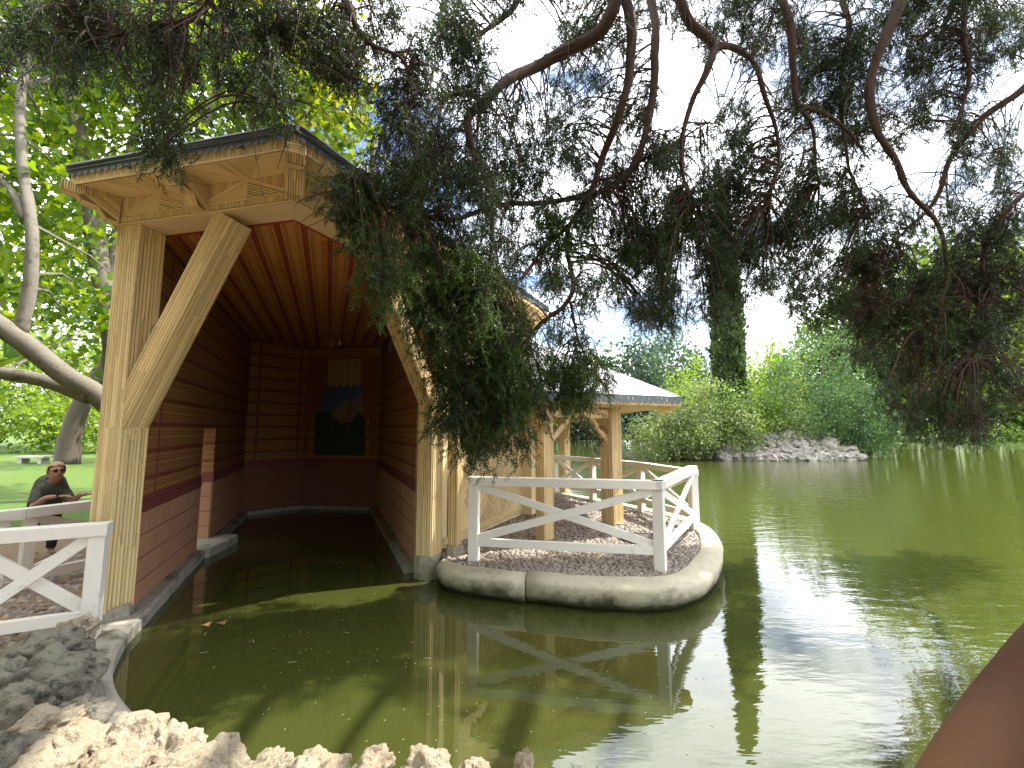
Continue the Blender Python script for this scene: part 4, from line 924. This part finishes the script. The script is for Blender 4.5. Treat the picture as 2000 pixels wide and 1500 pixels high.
# far bank ----------------------------------------------------------------
FG = 'trees on the far bank of the pond'
far = [(1120, 84, 13, 'cedar', 'dark tree seen under the pavilion roof'), (1170, 88, 17, 'far_leaf', 'tree behind the pavilion hip'), (1245, 62, 15, 'cedar', 'blue green cedar left of the island'), (1310, 70, 17, 'cedar', 'second cedar between pavilion roof and cypress'),
       (1360, 80, 13, 'far_leaf', 'broad tree in the gap left of the cypress'), (1430, 84, 15, 'far_leaf', 'tree directly behind the cypress'), (1500, 84, 17, 'lime', 'yellowish tree right of the cypress on the far bank'), (1590, 86, 17, 'bush_mid', 'green tree behind the arching shrub'),
       (1690, 80, 30, 'far_leaf', 'tall tree right of the island on the far bank'), (1760, 76, 33, 'bush_mid', 'tall bright tree beyond the open water'), (1850, 72, 35, 'far_leaf', 'tallest tree on the far bank behind the hanging juniper'),
       (1930, 68, 32, 'lime', 'bright tree near the right edge of the far bank'), (2020, 68, 30, 'far_leaf', 'tree at the right edge of the picture'), (2130, 66, 22, 'bush_mid', 'tree just beyond the right edge of the picture'), (1060, 92, 14, 'far_leaf', 'far tree behind the pavilion posts'), (1000, 70, 17, 'far_leaf', 'tree behind the reed wall')]
for i, (px_, d_, h, mk, lb) in enumerate(far):
    q = pxd(px_, 850, d_); r_ = h * .34
    tree('far_tree', (q.x, d_, .3), h, [ell(q.x, d_, h * .60, r_, r_, h * .38), ell(q.x + r_ * .6, d_, h * .36, r_ * .7, r_ * .7, h * .28), ell(q.x - r_ * .6, d_ - 1, h * .34, r_ * .7, r_ * .7, h * .27), ell(q.x, d_ - r_ * .5, h * .2, r_, r_ * .5, h * .16)],
         M[mk], lb, M['bark_dk'], ncl=int(120 + h * 7), per=26, crad=.09 * h ** .8 + .3, size=.45 + h * .016, trad=.025 * h, group=FG, limbs=5, shell=.6, zmin=.2)
for (x, y, h, lb) in [(-13, -3, 14, 'unseen plane tree behind the left shoulder of the viewer, added to block sky light'), (-7, -9, 15, 'unseen plane tree straight behind the rocks, added to block sky light'), (1, -12, 16, 'tall unseen plane tree behind the juniper, added to block sky light'), (-16, 4, 12, 'unseen plane tree left of the railings, added to block sky light')]:  # trees out of view, added to block sky light from behind
    tree('plane_tree', (x, y, .2), h, [ell(x, y, h * .55, 5.2, 4.6, h * .40), ell(x + 3, y + .5, h * .36, 3.2, 3, h * .24), ell(x - 3, y - .5, h * .36, 3.2, 3, h * .24)], M['plane_leaf'], lb, M['bark_pl'],
         ncl=170, per=20, crad=.9, size=.75, trad=.35, group='unseen plane trees added to block rear sky light', limbs=6)
# bank shrubbery as one mass along the far shore
Ls = []
for a, b_ in zip(LAKE[8:18], LAKE[9:19]):
    L_ = math.dist(a, b_); k_ = int(L_ / 1.3)
    for j in range(k_):
        x, y = a[0] + (b_[0] - a[0]) * j / k_, a[1] + (b_[1] - a[1]) * j / k_
        e = d2(a, b_); nn = (e.y, -e.x); hgt = random.uniform(1.0, 3.0); Ls.append(ell(x + nn[0] * 1.6, y + nn[1] * 1.6, hgt * .5, 1.6, 1.4, hgt * .6))
(v_, f_), _ = crown_np(Ls, 900, 20, .5, .42, LEAF_Q, .2, .6, .05)
u_ = link('bank_undergrowth', mesh_np('bank_undergrowth', v_, f_), M['far_leaf'], kind='stuff'); tag(u_, 'low green undergrowth along the far bank of the pond', 'undergrowth')

# ------------------------------------------------------------------ the juniper overhead
jn = thing('juniper_tree', (2.6, -.9, .2), 'old juniper with reddish twisting limbs and drooping dark foliage hanging over the pond', 'tree')
TT = V(2.3, -.2, 4.6)
def deep(px, py):
    k = 1 + .40 * min(1, max(0, (px - 800) / 260))
    return min(k, 1.18) if (px < 1230 and py > 520) else k
def limb(pts_, r0, r1, frm=None):
    kk = deep(pts_[0][0], pts_[0][1]); r0 *= kk; r1 *= kk
    P_ = [pxd(a, b, c * deep(a, b)) for a, b, c in pts_]
    if frm is not None:
        a = P_[0]; up_ = V(0, 0, .35); P_ = [frm, (frm + a) / 2 + up_] + P_
        s_ = spline(P_, 5); k_ = len(s_); rad = [r0 * 1.25 + (r0 - r0 * 1.25) * min(1, i / 10) if i < 10 else r0 + (r1 - r0) * (i - 10) / (k_ - 11) for i in range(k_)]
    else:
        s_ = spline(P_, 5); rad = lerp_r(r0, r1, len(s_))
    s_ = [q + V(noise.noise(q * 2.1), noise.noise(q * 2.1 + V(7, 0, 0)), noise.noise(q * 2.1 + V(0, 9, 0))) * .03 for q in s_]
    mb = MB(); mb.tube(s_, rad, 10, .35); mb.build('branch', M['bark_jn'], jn, smooth=True); return s_
mb = MB(); s_ = spline([V(2.6, -.9, -.1), V(2.7, -.8, 1.2), V(2.45, -.6, 2.8), TT, V(2.2, .3, 6.2)], 5); mb.tube(s_, lerp_r(.30, .15, len(s_)), 12, .25); mb.build('trunk', M['bark_jn'], jn, smooth=True)
LB = []
for pts_, r0, r1, ft in [
    ([(1235, -80, 3.0), (1195, 20, 3.1), (1160, 70, 3.2), (1060, 125, 3.3), (985, 160, 3.4), (945, 205, 3.5), (912, 232, 3.5), (925, 300, 3.5), (955, 370, 3.5), (962, 470, 3.5), (955, 560, 3.6)], .058, .010, 1),
    ([(1210, -90, 3.3), (1228, 20, 3.4), (1232, 120, 3.5), (1212, 220, 3.6), (1180, 300, 3.8), (1160, 360, 3.9), (1120, 430, 4.0), (1060, 490, 4.1), (1020, 545, 4.2)], .050, .014, 1),
    ([(1280, -80, 3.6), (1282, 80, 3.7), (1270, 210, 3.8), (1240, 320, 3.9), (1170, 375, 4.0), (1080, 395, 4.0), (980, 400, 4.0), (880, 430, 4.0), (790, 412, 3.7), (700, 372, 3.4), (655, 350, 3.2)], .042, .006, 1),
    ([(1310, -90, 3.6), (1325, 0, 3.6), (1350, 50, 3.7), (1395, 85, 3.8), (1385, 130, 3.8), (1350, 200, 3.9), (1330, 300, 4.0), (1345, 400, 4.2)], .058, .014, 1),
    ([(1392, 88, 3.8), (1440, 96, 3.9), (1475, 130, 4.0), (1500, 210, 4.1), (1520, 300, 4.3), (1500, 400, 4.4)], .034, .010, 0),
    ([(1520, -90, 3.9), (1540, 40, 4.0), (1548, 130, 4.1), (1560, 200, 4.2), (1585, 250, 4.3), (1598, 360, 4.5)], .045, .010, 1),
    ([(1565, 205, 4.2), (1630, 235, 4.3), (1690, 300, 4.4)], .025, .010, 0),
    ([(1800, -90, 3.7), (1745, 40, 3.9), (1712, 110, 4.0), (1700, 190, 4.1), (1712, 260, 4.2), (1745, 305, 4.3), (1775, 370, 4.4), (1830, 440, 4.6), (1850, 540, 4.8), (1820, 640, 5.0)], .055, .012, 1),
    ([(2120, 60, 4.0), (2000, 170, 4.3), (1920, 230, 4.5), (1860, 300, 4.7), (1830, 390, 4.8), (1760, 460, 5.0), (1700, 520, 5.2)], .045, .010, 1),
    ([(2100, 300, 4.3), (1980, 400, 4.6), (1920, 500, 4.9), (1930, 600, 5.0), (1900, 700, 5.0)], .035, .008, 1),
    ([(945, 200, 3.5), (905, 182, 3.5), (870, 195, 3.5), (855, 240, 3.5), (852, 300, 3.6)], .022, .008, 0),
    ([(1110, 440, 4.0), (1108, 500, 4.1), (1120, 560, 4.2), (1100, 600, 4.2), (1050, 640, 4.2), (1010, 700, 4.2), (960, 800, 4.2)], .026, .008, 0),
    ([(1115, 590, 4.2), (1128, 660, 4.3), (1160, 720, 4.3), (1190, 760, 4.3)], .014, .005, 0),
    ([(1165, 355, 3.9), (1230, 330, 4.0), (1310, 280, 4.0), (1380, 240, 4.1)], .018, .008, 0),
    ([(430, -80, 2.8), (408, 0, 2.8), (370, 40, 2.9), (300, 58, 3.0), (220, 70, 3.0), (120, 60, 3.0)], .028, .008, 1),
    ([(700, -90, 3.0), (690, 20, 3.1), (720, 80, 3.2), (790, 120, 3.3), (800, 220, 3.4)], .028, .008, 1),
    ([(560, -70, 3.0), (550, 40, 3.0), (520, 120, 3.0), (530, 200, 3.0)], .018, .006, 1),
    ([(1640, -90, 4.2), (1660, 60, 4.3), (1640, 160, 4.4), (1660, 330, 4.6), (1700, 420, 4.8)], .030, .010, 1),
    ([(1900, -80, 4.0), (1880, 60, 4.2), (1895, 150, 4.3), (1860, 260, 4.4)], .035, .010, 1),
    ([(1040, -80, 3.5), (1010, 0, 3.5), (950, 60, 3.6), (900, 90, 3.6)], .030, .010, 1),
]: LB += limb(pts_, r0, r1, TT if ft else None)[0:]
CL = [(80, 60, 130, 80, 3.2, .9), (230, 90, 130, 90, 3.1, .95), (318, 215, 32, 85, 2.9, 1.5), (420, 70, 120, 70, 3.1, .8), (520, 175, 40, 60, 3.0, .9), (560, 50, 90, 60, 3.2, .8), (665, 80, 55, 95, 3.3, 1.2),
      (800, 250, 65, 150, 3.5, 1.2), (770, 50, 60, 60, 3.4, .7), (905, 110, 75, 90, 3.6, 1.1), (870, 380, 100, 90, 3.7, 1.3), (690, 370, 45, 40, 3.2, 1.3), (720, 430, 45, 60, 3.25, 1.2), (755, 520, 38, 70, 3.3, 1.0), (735, 560, 12, 40, 3.2, 1.2),
      (870, 560, 95, 110, 3.7, 1.4), (930, 650, 105, 110, 3.9, 1.6), (960, 750, 110, 80, 4.0, 1.6), (955, 835, 75, 55, 4.0, 1.5), (868, 760, 35, 70, 3.9, 1.3), (1000, 300, 90, 110, 3.8, 1.0), (1040, 470, 110, 90, 4.1, 1.1), (1130, 560, 50, 60, 4.3, .9),
      (1110, 690, 60, 70, 4.3, 1.1), (1060, 760, 80, 50, 4.3, 1.3), (1150, 740, 40, 50, 4.4, 1.2), (1150, 800, 22, 30, 4.4, .7), (1170, 90, 80, 60, 3.7, .8), (1120, 230, 70, 80, 3.9, .8), (1250, 250, 60, 90, 4.0, .8), (1220, 420, 90, 80, 4.2, 1.1), (1250, 530, 80, 80, 4.4, 1.2), (1290, 600, 40, 55, 4.6, 1.1),
      (1310, 440, 80, 70, 4.4, 1.0), (1380, 560, 60, 50, 4.7, .9), (1345, 330, 70, 70, 4.3, .8), (1420, 60, 70, 60, 4.1, .8), (1440, 230, 60, 60, 4.3, .7), (1470, 370, 60, 50, 4.5, .8), (1440, 480, 60, 50, 4.7, .8), (1530, 60, 80, 50, 4.3, .8), (1540, 310, 60, 60, 4.6, .8),
      (1545, 440, 70, 50, 4.8, .9), (1540, 540, 60, 50, 5.0, 1.0), (1620, 130, 70, 80, 4.4, .9), (1640, 300, 60, 70, 4.7, .8), (1600, 580, 60, 50, 5.1, 1.0), (1640, 470, 80, 60, 5.0, 1.0), (1740, 90, 80, 60, 4.4, .8), (1760, 240, 70, 60, 4.6, .7), (1700, 410, 80, 50, 4.9, .8), (1720, 550, 90, 80, 5.1, 1.2),
      (1740, 670, 80, 80, 5.2, 1.4), (1790, 780, 75, 60, 5.2, 1.5), (1850, 590, 100, 100, 5.1, 1.3), (1890, 740, 80, 90, 5.2, 1.5), (1860, 830, 60, 35, 5.2, 1.2), (1860, 440, 80, 60, 5.0, .9), (1960, 560, 60, 100, 5.1, 1.2), (1850, 130, 80, 80, 4.5, .8), (1910, 290, 80, 70, 4.7, .8), (1970, 50, 60, 70, 4.4, .9),
      (1980, 420, 50, 70, 4.9, .9), (1820, 20, 80, 40, 4.3, .9), (1690, 640, 45, 60, 5.2, 1.1), (1975, 750, 40, 70, 5.2, 1.3), (1640, -60, 350, 60, 4.0, .6), (1000, -60, 350, 60, 3.5, .6), (300, -60, 300, 60, 3.0, .7), (1300, 30, 60, 50, 4.0, .5), (1380, 400, 40, 60, 4.5, .7), (1430, 330, 60, 60, 4.6, .8), (1430, 540, 50, 50, 4.8, .7), (1490, 500, 50, 60, 4.8, .8), (1600, 400, 60, 60, 4.9, .8), (1480, 430, 80, 50, 4.9, .7), (1390, 480, 60, 60, 4.7, .8), (1560, 200, 60, 60, 4.5, .7), (1660, 200, 70, 60, 4.6, .6), (1150, 330, 60, 70, 4.0, .8)]
def sprig(seed, nt=13):
    r_ = random.Random(seed); v_, f_ = [], []
    def blade(a, b_, w_):
        t_ = (b_ - a); s_ = t_.cross(Vector((r_.uniform(-1, 1), r_.uniform(-1, 1), r_.uniform(-.3, .3)))).normalized() * w_; k_ = len(v_)
        v_.extend([a - s_, a + s_, b_]); f_.append((k_, k_ + 1, k_ + 2))
    bend = Vector((r_.uniform(-.12, .12), r_.uniform(-.12, .12), 0))
    pos = lambda s: Vector((bend.x * s * s, bend.y * s * s, s))
    blade(pos(0), pos(1), .016)
    for i in range(nt):
        s = .08 + .90 * i / nt; a = pos(s); an_ = i * 2.4 + r_.uniform(-.4, .4); L_ = .34 * (1 - .62 * s) * r_.uniform(.7, 1.2)
        dr = Vector((math.cos(an_) * .62, math.sin(an_) * .62, .80)).normalized(); b_ = a + dr * L_; blade(a, b_, .024)
        for j in range(2):
            q = a + dr * L_ * (.35 + .3 * j); d3 = (dr + Vector((r_.uniform(-.7, .7), r_.uniform(-.7, .7), r_.uniform(-.2, .5)))).normalized(); blade(q, q + d3 * L_ * .5, .024)
    return np.array([tuple(q) for q in v_]), np.array(f_)
SPR = [sprig(i) for i in range(5)]
centers, ksc, brown = [], [], []
LBa = np.array([tuple(q) for q in LB])
for (cx, cy_, rx, ry, d_, dens) in CL:
    if cx < 450: dens *= .58
    if cx > 1150 and cy_ < 620: dens *= 1.35
    if cx > 1700 and cy_ > 640: dens *= .8
    n_ = max(3, int(rx * ry * dens / 215))
    for _ in range(n_):
        a = random.uniform(0, 6.283); rr_ = math.sqrt(random.random()); dd = d_ + random.gauss(0, .16)
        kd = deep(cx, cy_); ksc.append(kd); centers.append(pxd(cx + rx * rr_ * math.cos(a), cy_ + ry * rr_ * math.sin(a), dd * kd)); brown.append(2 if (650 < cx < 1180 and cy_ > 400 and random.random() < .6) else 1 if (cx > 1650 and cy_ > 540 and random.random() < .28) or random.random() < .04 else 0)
# unseen rest of the crown, added overhead and behind to block sky light
for _ in range(110):
    centers.append(V(random.uniform(-3.5, 7), random.uniform(-4.0, 1.3), random.uniform(4.4, 7.2))); brown.append(0); ksc.append(1)
tw = MB(); parts = {0: [], 1: [], 2: []}
for c_, br, kd in zip(centers, brown, ksc):
    ca = np.array(tuple(c_)); dist = np.linalg.norm(LBa - ca - np.array([0, 0, .25]), axis=1); j = int(np.argmin(dist + rng.random(len(dist)) * .35)); s_ = Vector(LBa[j])
    mid = (s_ + c_) / 2 + V(random.uniform(-.05, .05), random.uniform(-.05, .05), .10 + .12 * (s_ - c_).length); pth = spline([s_, mid, c_ + V(0, 0, .03), c_ - V(random.uniform(-.05, .05), random.uniform(-.05, .05), .13)], 3)
    tw.tube(pth, lerp_r(.0085 * kd, .0025 * kd, len(pth)), 4)
    n_ = random.randint(19, 27); L_ = .105
    P = ca + rng.normal(size=(n_, 3)) * np.array([.060, .060, .085]) * kd; Dn = rng.normal(size=(n_, 3)) * .55 + np.array([0, 0, -.75])
    parts[br].append(scatter(*SPR[random.randrange(5)], P, Dn, rng.uniform(.09, .20, n_) * kd * (3.4 if c_.y < 1.4 and c_.z > 4.3 else 1)))
# whip-like bare drooping twigs
for _ in range(900):
    j = random.randrange(len(LB)); s_ = LB[j]
    if s_.y < 2.0: continue
    e_ = s_ + V(random.gauss(0, .28), random.gauss(0, .18), -abs(random.gauss(.35, .22))); mid = (s_ + e_) / 2 + V(random.gauss(0, .1), random.gauss(0, .06), random.uniform(.0, .14))
    pth = spline([s_, mid, e_], 4); tw.tube(pth, lerp_r(random.uniform(.005, .011), .002, len(pth)), 4)
tw.build('twigs', M['bark_jn'], jn, kind='stuff')
jl = np.array(jn.location)
for key, nm, mt in ((0, 'foliage', 'juniper'), (1, 'brown_foliage', 'juniper_br'), (2, 'lit_foliage', 'juniper_lit')):
    v_, f_ = merge(parts[key]); link(nm, mesh_np(nm, v_ - jl, f_), M[mt], jn, label=(None, 'browned dying sprays', 'fresher green drooping sprays, light painted into their colour')[key])

# ------------------------------------------------------------------ things afloat
fl = [(400, 1220, 'brown curled leaf floating near the left wall of the basin'), (432, 1216, 'orange brown leaf floating beside the curled leaf')]
def leaf_obj(q, L_, yaw, label, m_=M['leaf_dry']):
    v_ = LEAF_P[0] * L_; mb = MB(); mb.add([(x, z, .004 + abs(x) * .25) for x, y, z in v_], [tuple(f) for f in LEAF_P[1]])
    o_ = mb.build('fallen_leaf', m_); o_.location = (q.x, q.y, .003); o_.rotation_euler = (0, 0, yaw); return tag(o_, label, 'leaf')
def onwater(px, py): r_ = pxd(px, py, 1); t_ = EYE / (EYE - r_.z); return V(r_.x * t_, t_, 0)
for px_, py_, lb in fl: leaf_obj(onwater(px_, py_), .10, random.uniform(0, 6), lb)
leaf_obj(onwater(818, 1130), .05, 2, 'small yellow leaf floating by the reed post footing')
mb = MB()
for _ in range(55):
    q = onwater(random.uniform(400, 900), random.uniform(1090, 1330)); a = random.uniform(0, 6.28); L_ = random.choice((.010, .012, .015, .02, .07)); e = V(math.cos(a), math.sin(a), 0) * L_
    mb.bar(q + V(0, 0, .003), q + e + V(0, 0, .003), random.uniform(.002, .005), .002)
for _ in range(60):
    q = onwater(random.uniform(500, 1400), random.uniform(1250, 1480)); e = V(.008, .003, 0); mb.bar(q + V(0, 0, .003), q + e + V(0, 0, .003), .005, .002)
M['speck'] = mat('floating_specks', (.30, .26, .15), (.45, .4, .28), 30, .7, 0); dbr = mb.build('floating_debris', M['speck'], kind='stuff'); tag(dbr, 'tiny twigs and seeds floating on the dark water', 'debris')
# leaf litter on the left bank
mb = MB()
for _ in range(700):
    x, y = random.uniform(-7.5, -2.6), random.uniform(1.6, 7.0)
    if sdf([(x, y)], LAKE)[0] < .28: continue
    a = random.uniform(0, 6.28); L_ = random.uniform(.03, .08); ca, sa = math.cos(a), math.sin(a); tl = random.uniform(-.3, .3)
    mb.add([(x + (vx * ca - vz * sa) * L_, y + (vx * sa + vz * ca) * L_, .215 + (vx * tl + .2 * abs(vx)) * L_ + .03 * math.sin(x * 1.1) * math.cos(y * .9)) for vx, vy, vz in LEAF_P[0]], [tuple(f) for f in LEAF_P[1]])
ll = mb.build('leaf_litter', M['leaf_dry'], kind='stuff'); tag(ll, 'dry brown leaf litter on the ground of the left bank', 'leaf litter')
BV, BF, k0 = [], [], 0
for i in range(2600):
    x, y = random.uniform(-6.5, -3.9), random.uniform(2.8, 6.6)
    if sdf([(x, y)], LAKE)[0] < .35: continue
    v_, f_ = PT[i % 5]; s_ = random.uniform(.7, 1.7); a = random.uniform(0, 6.28); q = v_ * np.array([.034, .024, .02]) * s_
    q = np.stack([q[:, 0] * math.cos(a) - q[:, 1] * math.sin(a) + x, q[:, 0] * math.sin(a) + q[:, 1] * math.cos(a) + y, q[:, 2] + .19 + .03 * math.sin(x * 1.1) * math.cos(y * .9)], 1); BV.append(q); BF.append(f_ + k0); k0 += len(q)
g_ = link('bank_gravel', mesh_np('bank_gravel', np.concatenate(BV), np.concatenate(BF), True), M['pebble'], kind='stuff'); tag(g_, 'coarse brown gravel behind the left railings', 'gravel')

# ------------------------------------------------------------------ people
def skin_mesh(name, verts, edges, radii, root_i=0, sub=2):
    me = bpy.data.meshes.new(name + '_src'); me.from_pydata([tuple(v_) for v_ in verts], edges, []); o_ = bpy.data.objects.new(name + '_src', me); COL.objects.link(o_)
    o_.modifiers.new('skin', 'SKIN'); sk = me.skin_vertices[0].data
    for i, r_ in enumerate(radii): sk[i].radius = r_ if isinstance(r_, tuple) else (r_, r_); sk[i].use_root = (i == root_i)
    sb = o_.modifiers.new('sub', 'SUBSURF'); sb.levels = sub; sb.render_levels = sub
    dg = bpy.context.evaluated_depsgraph_get(); dg.update(); m2 = bpy.data.meshes.new_from_object(o_.evaluated_get(dg)); m2.name = name
    bpy.data.objects.remove(o_); m2.polygons.foreach_set('use_smooth', [True] * len(m2.polygons)); return m2
M['skin'] = mat('skin', (.34, .18, .12), (.40, .22, .15), 12, .5, .1, 80)
M['skin_brown'] = mat('sunburnt_skin', (.072, .027, .0075), (.088, .034, .010), 5, .8, .12, 160, .001)
M['hair'] = mat('blond_hair', (.34, .22, .11), (.46, .31, .16), 40, .6, .5, 90, .004)
M['shirt'] = mat('patterned_shirt', (.025, .03, .022), (.10, .10, .08), 26, .8, .2, 60, spots=(30, .54, (.24, .23, .18)))
M['dark'] = mat('dark_cloth', (.02, .02, .022), (.035, .035, .038), 8, .85, .2)
# the woman leans with both forearms on the railing
pr = thing('person', (-6.1, 6.15, .2), 'woman with short fair hair and glasses in a dark patterned shirt leaning on the railing', 'person')
Hd = pxd(110, 924, 6.2); fw = Vector((.80, -.45, 0)).normalized(); sdv = Vector((fw.y, -fw.x, 0)); base = V(Hd.x, Hd.y, .2) - fw * .34
def PP(f, s, z): return base + fw * f + sdv * s + V(0, 0, z)
hz_ = Hd.z - .2
vs_ = [PP(0, 0, .80), PP(.06, 0, .95), PP(.16, 0, 1.08), PP(.24, 0, hz_ - .22), PP(.29, 0, hz_ - .12), PP(.34, 0, hz_ - .03), PP(.355, 0, hz_ + .06),
       PP(.22, .13, hz_ - .25), PP(.34, .19, hz_ - .44), PP(.50, .12, .885), PP(.55, .02, .89),
       PP(.22, -.13, hz_ - .25), PP(.34, -.19, hz_ - .44), PP(.52, -.22, .885), PP(.60, -.27, .89),
       PP(0, .10, .70), PP(.05, .11, .42), PP(-.02, .12, .08), PP(.10, .13, .04), PP(0, -.10, .70), PP(.05, -.11, .42), PP(-.02, -.12, .08), PP(.10, -.13, .04)]
ed = [(0, 1), (1, 2), (2, 3), (3, 4), (4, 5), (5, 6), (3, 7), (7, 8), (8, 9), (9, 10), (3, 11), (11, 12), (12, 13), (13, 14), (0, 15), (15, 16), (16, 17), (17, 18), (0, 19), (19, 20), (20, 21), (21, 22)]
rd = [(.16, .13), (.15, .12), (.155, .13), (.13, .11), .05, .085, .080, .058, .045, .035, .028, .058, .045, .035, .028, .09, .062, .042, .035, .09, .062, .042, .035]
rl = pr.location
def place(nm, me, mt, par=None):
    for v_ in me.vertices: v_.co -= rl
    return link(nm, me, mt, par or pr)
body = place('body', skin_mesh('body', vs_, ed, rd), M['skin'])
def garment(nm, mt, keep_seg, off):
    """cloth cut from the body surface: faces nearest to the given limb segments, pushed outwards"""
    src = body.data; A_ = [Vector(vs_[a]) - rl for a, _ in ed]; B_ = [Vector(vs_[b]) - rl for _, b in ed]
    def near_seg(p):
        best = (99, 0, 0)
        for i, (a, b) in enumerate(zip(A_, B_)):
            ab = b - a; t_ = max(0, min(1, (p - a).dot(ab) / ab.dot(ab))); d_ = (p - a - ab * t_).length
            ra, rb = (q if isinstance(q, float) else max(q) for q in (rd[ed[i][0]], rd[ed[i][1]])); d_ /= ra + (rb - ra) * t_
            if d_ < best[0]: best = (d_, i, t_)
        return best[1], best[2]
    ok = []
    for v_ in src.vertices:
        i, t_ = near_seg(v_.co); lim = keep_seg.get(i); ok.append(lim is not None and lim[0] <= t_ <= lim[1])
    fs_ = [tuple(p.vertices) for p in src.polygons if all(ok[i] for i in p.vertices)]; used = sorted({i for f in fs_ for i in f}); mp_ = {i: k for k, i in enumerate(used)}
    me = bpy.data.meshes.new(nm); me.from_pydata([tuple(src.vertices[i].co + src.vertices[i].normal * off) for i in used], [], [tuple(mp_[i] for i in f) for f in fs_])
    me.polygons.foreach_set('use_smooth', [True] * len(me.polygons)); return link(nm, me, mt, pr)
F1_ = (0, 1)
garment('shirt', M['shirt'], {0: F1_, 1: F1_, 2: F1_, 3: (0, .95), 6: F1_, 7: (0, .8), 10: F1_, 11: (0, .8), 14: (0, .2), 18: (0, .2)}, .020)
garment('trousers', M['dark'], {14: F1_, 15: F1_, 16: (0, .9), 18: F1_, 19: F1_, 20: (0, .9), 0: (0, .3)}, .014)
hd = PP(.34, 0, hz_ + .02)
def ell_mesh(nm, c_, r_, mt, cut=None, sub=3):
    import bmesh
    bm = bmesh.new(); bmesh.ops.create_icosphere(bm, subdivisions=sub, radius=1); rot = Matrix((fw, sdv, V(0, 0, 1))).transposed()
    for v_ in bm.verts: v_.co = rot @ Vector((v_.co.x * r_[0], v_.co.y * r_[1], v_.co.z * r_[2])) + c_ - rl
    if cut: bmesh.ops.delete(bm, geom=[v_ for v_ in bm.verts if cut(v_.co + rl - c_)], context='VERTS')
    me = bpy.data.meshes.new(nm); bm.to_mesh(me); bm.free(); me.polygons.foreach_set('use_smooth', [True] * len(me.polygons)); return link(nm, me, mt, pr)
ell_mesh('face', hd, (.098, .078, .118), M['skin']); ell_mesh('nose', hd + fw * .10 - V(0, 0, .01), (.02, .012, .022), M['skin'], sub=2)
ell_mesh('mouth', hd + fw * .088 - V(0, 0, .055), (.01, .026, .006), M['red_paint'], sub=2)
ell_mesh('hair', hd + V(0, 0, .022) - fw * .016, (.115, .098, .125), M['hair'], lambda q: (q.dot(fw) > .048 and q.z < .062) or q.z < -.075)
for s_ in (-1, 1):
    ell_mesh('ear', hd + sdv * s_ * .078 - V(0, 0, .01), (.016, .008, .028), M['skin'], sub=2)
    c_ = hd + fw * .098 + sdv * s_ * .032 + V(0, 0, .018); mb = MB(); mb.tube([c_ + (sdv * math.cos(a) * .026 + V(0, 0, 1) * math.sin(a) * .019) for a in np.linspace(0, 6.283, 13)], .0035, 5); mb.bar(c_ + sdv * s_ * .026, hd + sdv * s_ * .08 + V(0, 0, .02), .005, .006); mb.build('glasses_frame', M['dark'], pr)
    ell_mesh('lens', c_, (.002, .024, .017), M['dark'], sub=2)
    # hand with five fingers on the rail
    w_ = vs_[10] if s_ > 0 else vs_[14]; dr = (vs_[10] - vs_[9]).normalized() if s_ > 0 else (vs_[14] - vs_[13]).normalized(); sd_ = dr.cross(V(0, 0, 1)).normalized()
    hv, he, hr = [w_, w_ + dr * .07], [(0, 1)], [(.030, .018), (.036, .016)]
    for j, (o_, L_) in enumerate(((-.030, .060), (-.010, .072), (.010, .068), (.030, .052))):
        k_ = len(hv); hv += [w_ + dr * .085 + sd_ * o_, w_ + dr * (.085 + L_ * .6) + sd_ * o_ * 1.1 - V(0, 0, .012), w_ + dr * (.085 + L_) + sd_ * o_ * 1.1 - V(0, 0, .034)]; he += [(1, k_), (k_, k_ + 1), (k_ + 1, k_ + 2)]; hr += [.010, .009, .007]
    k_ = len(hv); hv += [w_ + dr * .035 - sd_ * .042, w_ + dr * .075 - sd_ * .058 - V(0, 0, .01)]; he += [(0, k_), (k_, k_ + 1)]; hr += [.011, .009]
    place('hand', skin_mesh('hand', hv, he, hr), M['skin'])

# bare forearm held in front of the lens at the lower right
def near(px, py, d): return pxd(px, py, d)
E0, E1 = near(2092, 1325, .44), near(1868, 1630, .40)
ax_ = (E1 - E0).normalized(); side = ax_.cross(V(0, 1, 0)).normalized()
arm = thing('person', E0, 'bare brown forearm of a person cutting across the bottom right corner', 'person')
av = [E0 - ax_ * .34 + V(.10, -.05, 0), E0 - ax_ * .16 + V(.05, 0, 0), E0 - ax_ * .05 + V(.012, 0, 0), E0 + ax_ * .10, E1, E1 + ax_ * .05]
hb = av[-1]; ae = [(i, i + 1) for i in range(5)]; ar = [.060, .056, .050, .046, (.037, .030), (.034, .022)]
ar = [.062, .058, .052, .048, (.042, .036), (.036, .024)]
pb = hb + ax_ * .055; av.append(pb); ae.append((5, 6)); ar.append((.038, .018))
for o_, L_ in ((-.030, .07), (-.010, .08), (.010, .076), (.029, .060)):
    k_ = len(av); dn_ = V(0, .35, 0); av += [pb + ax_ * .025 + side * o_, pb + (ax_ + dn_).normalized() * (.03 + L_ * .55) + side * o_ * 1.1, pb + (ax_ + dn_ * 2.2).normalized() * (.03 + L_) + side * o_ * 1.15]
    ae += [(6, k_), (k_, k_ + 1), (k_ + 1, k_ + 2)]; ar += [.0095, .009, .0075]
k_ = len(av); av += [hb + side * .045 + ax_ * .02, hb + side * .065 + ax_ * .055]; ae += [(5, k_), (k_, k_ + 1)]; ar += [.012, .010]
me = skin_mesh('arm', av, ae, ar, 2)
for v_ in me.vertices: v_.co -= arm.location
link('arm', me, M['skin_brown'], arm)
print('tris', sum(len(o.data.polygons) for o in scene.objects if o.type == 'MESH'), 'objs', len(scene.objects))
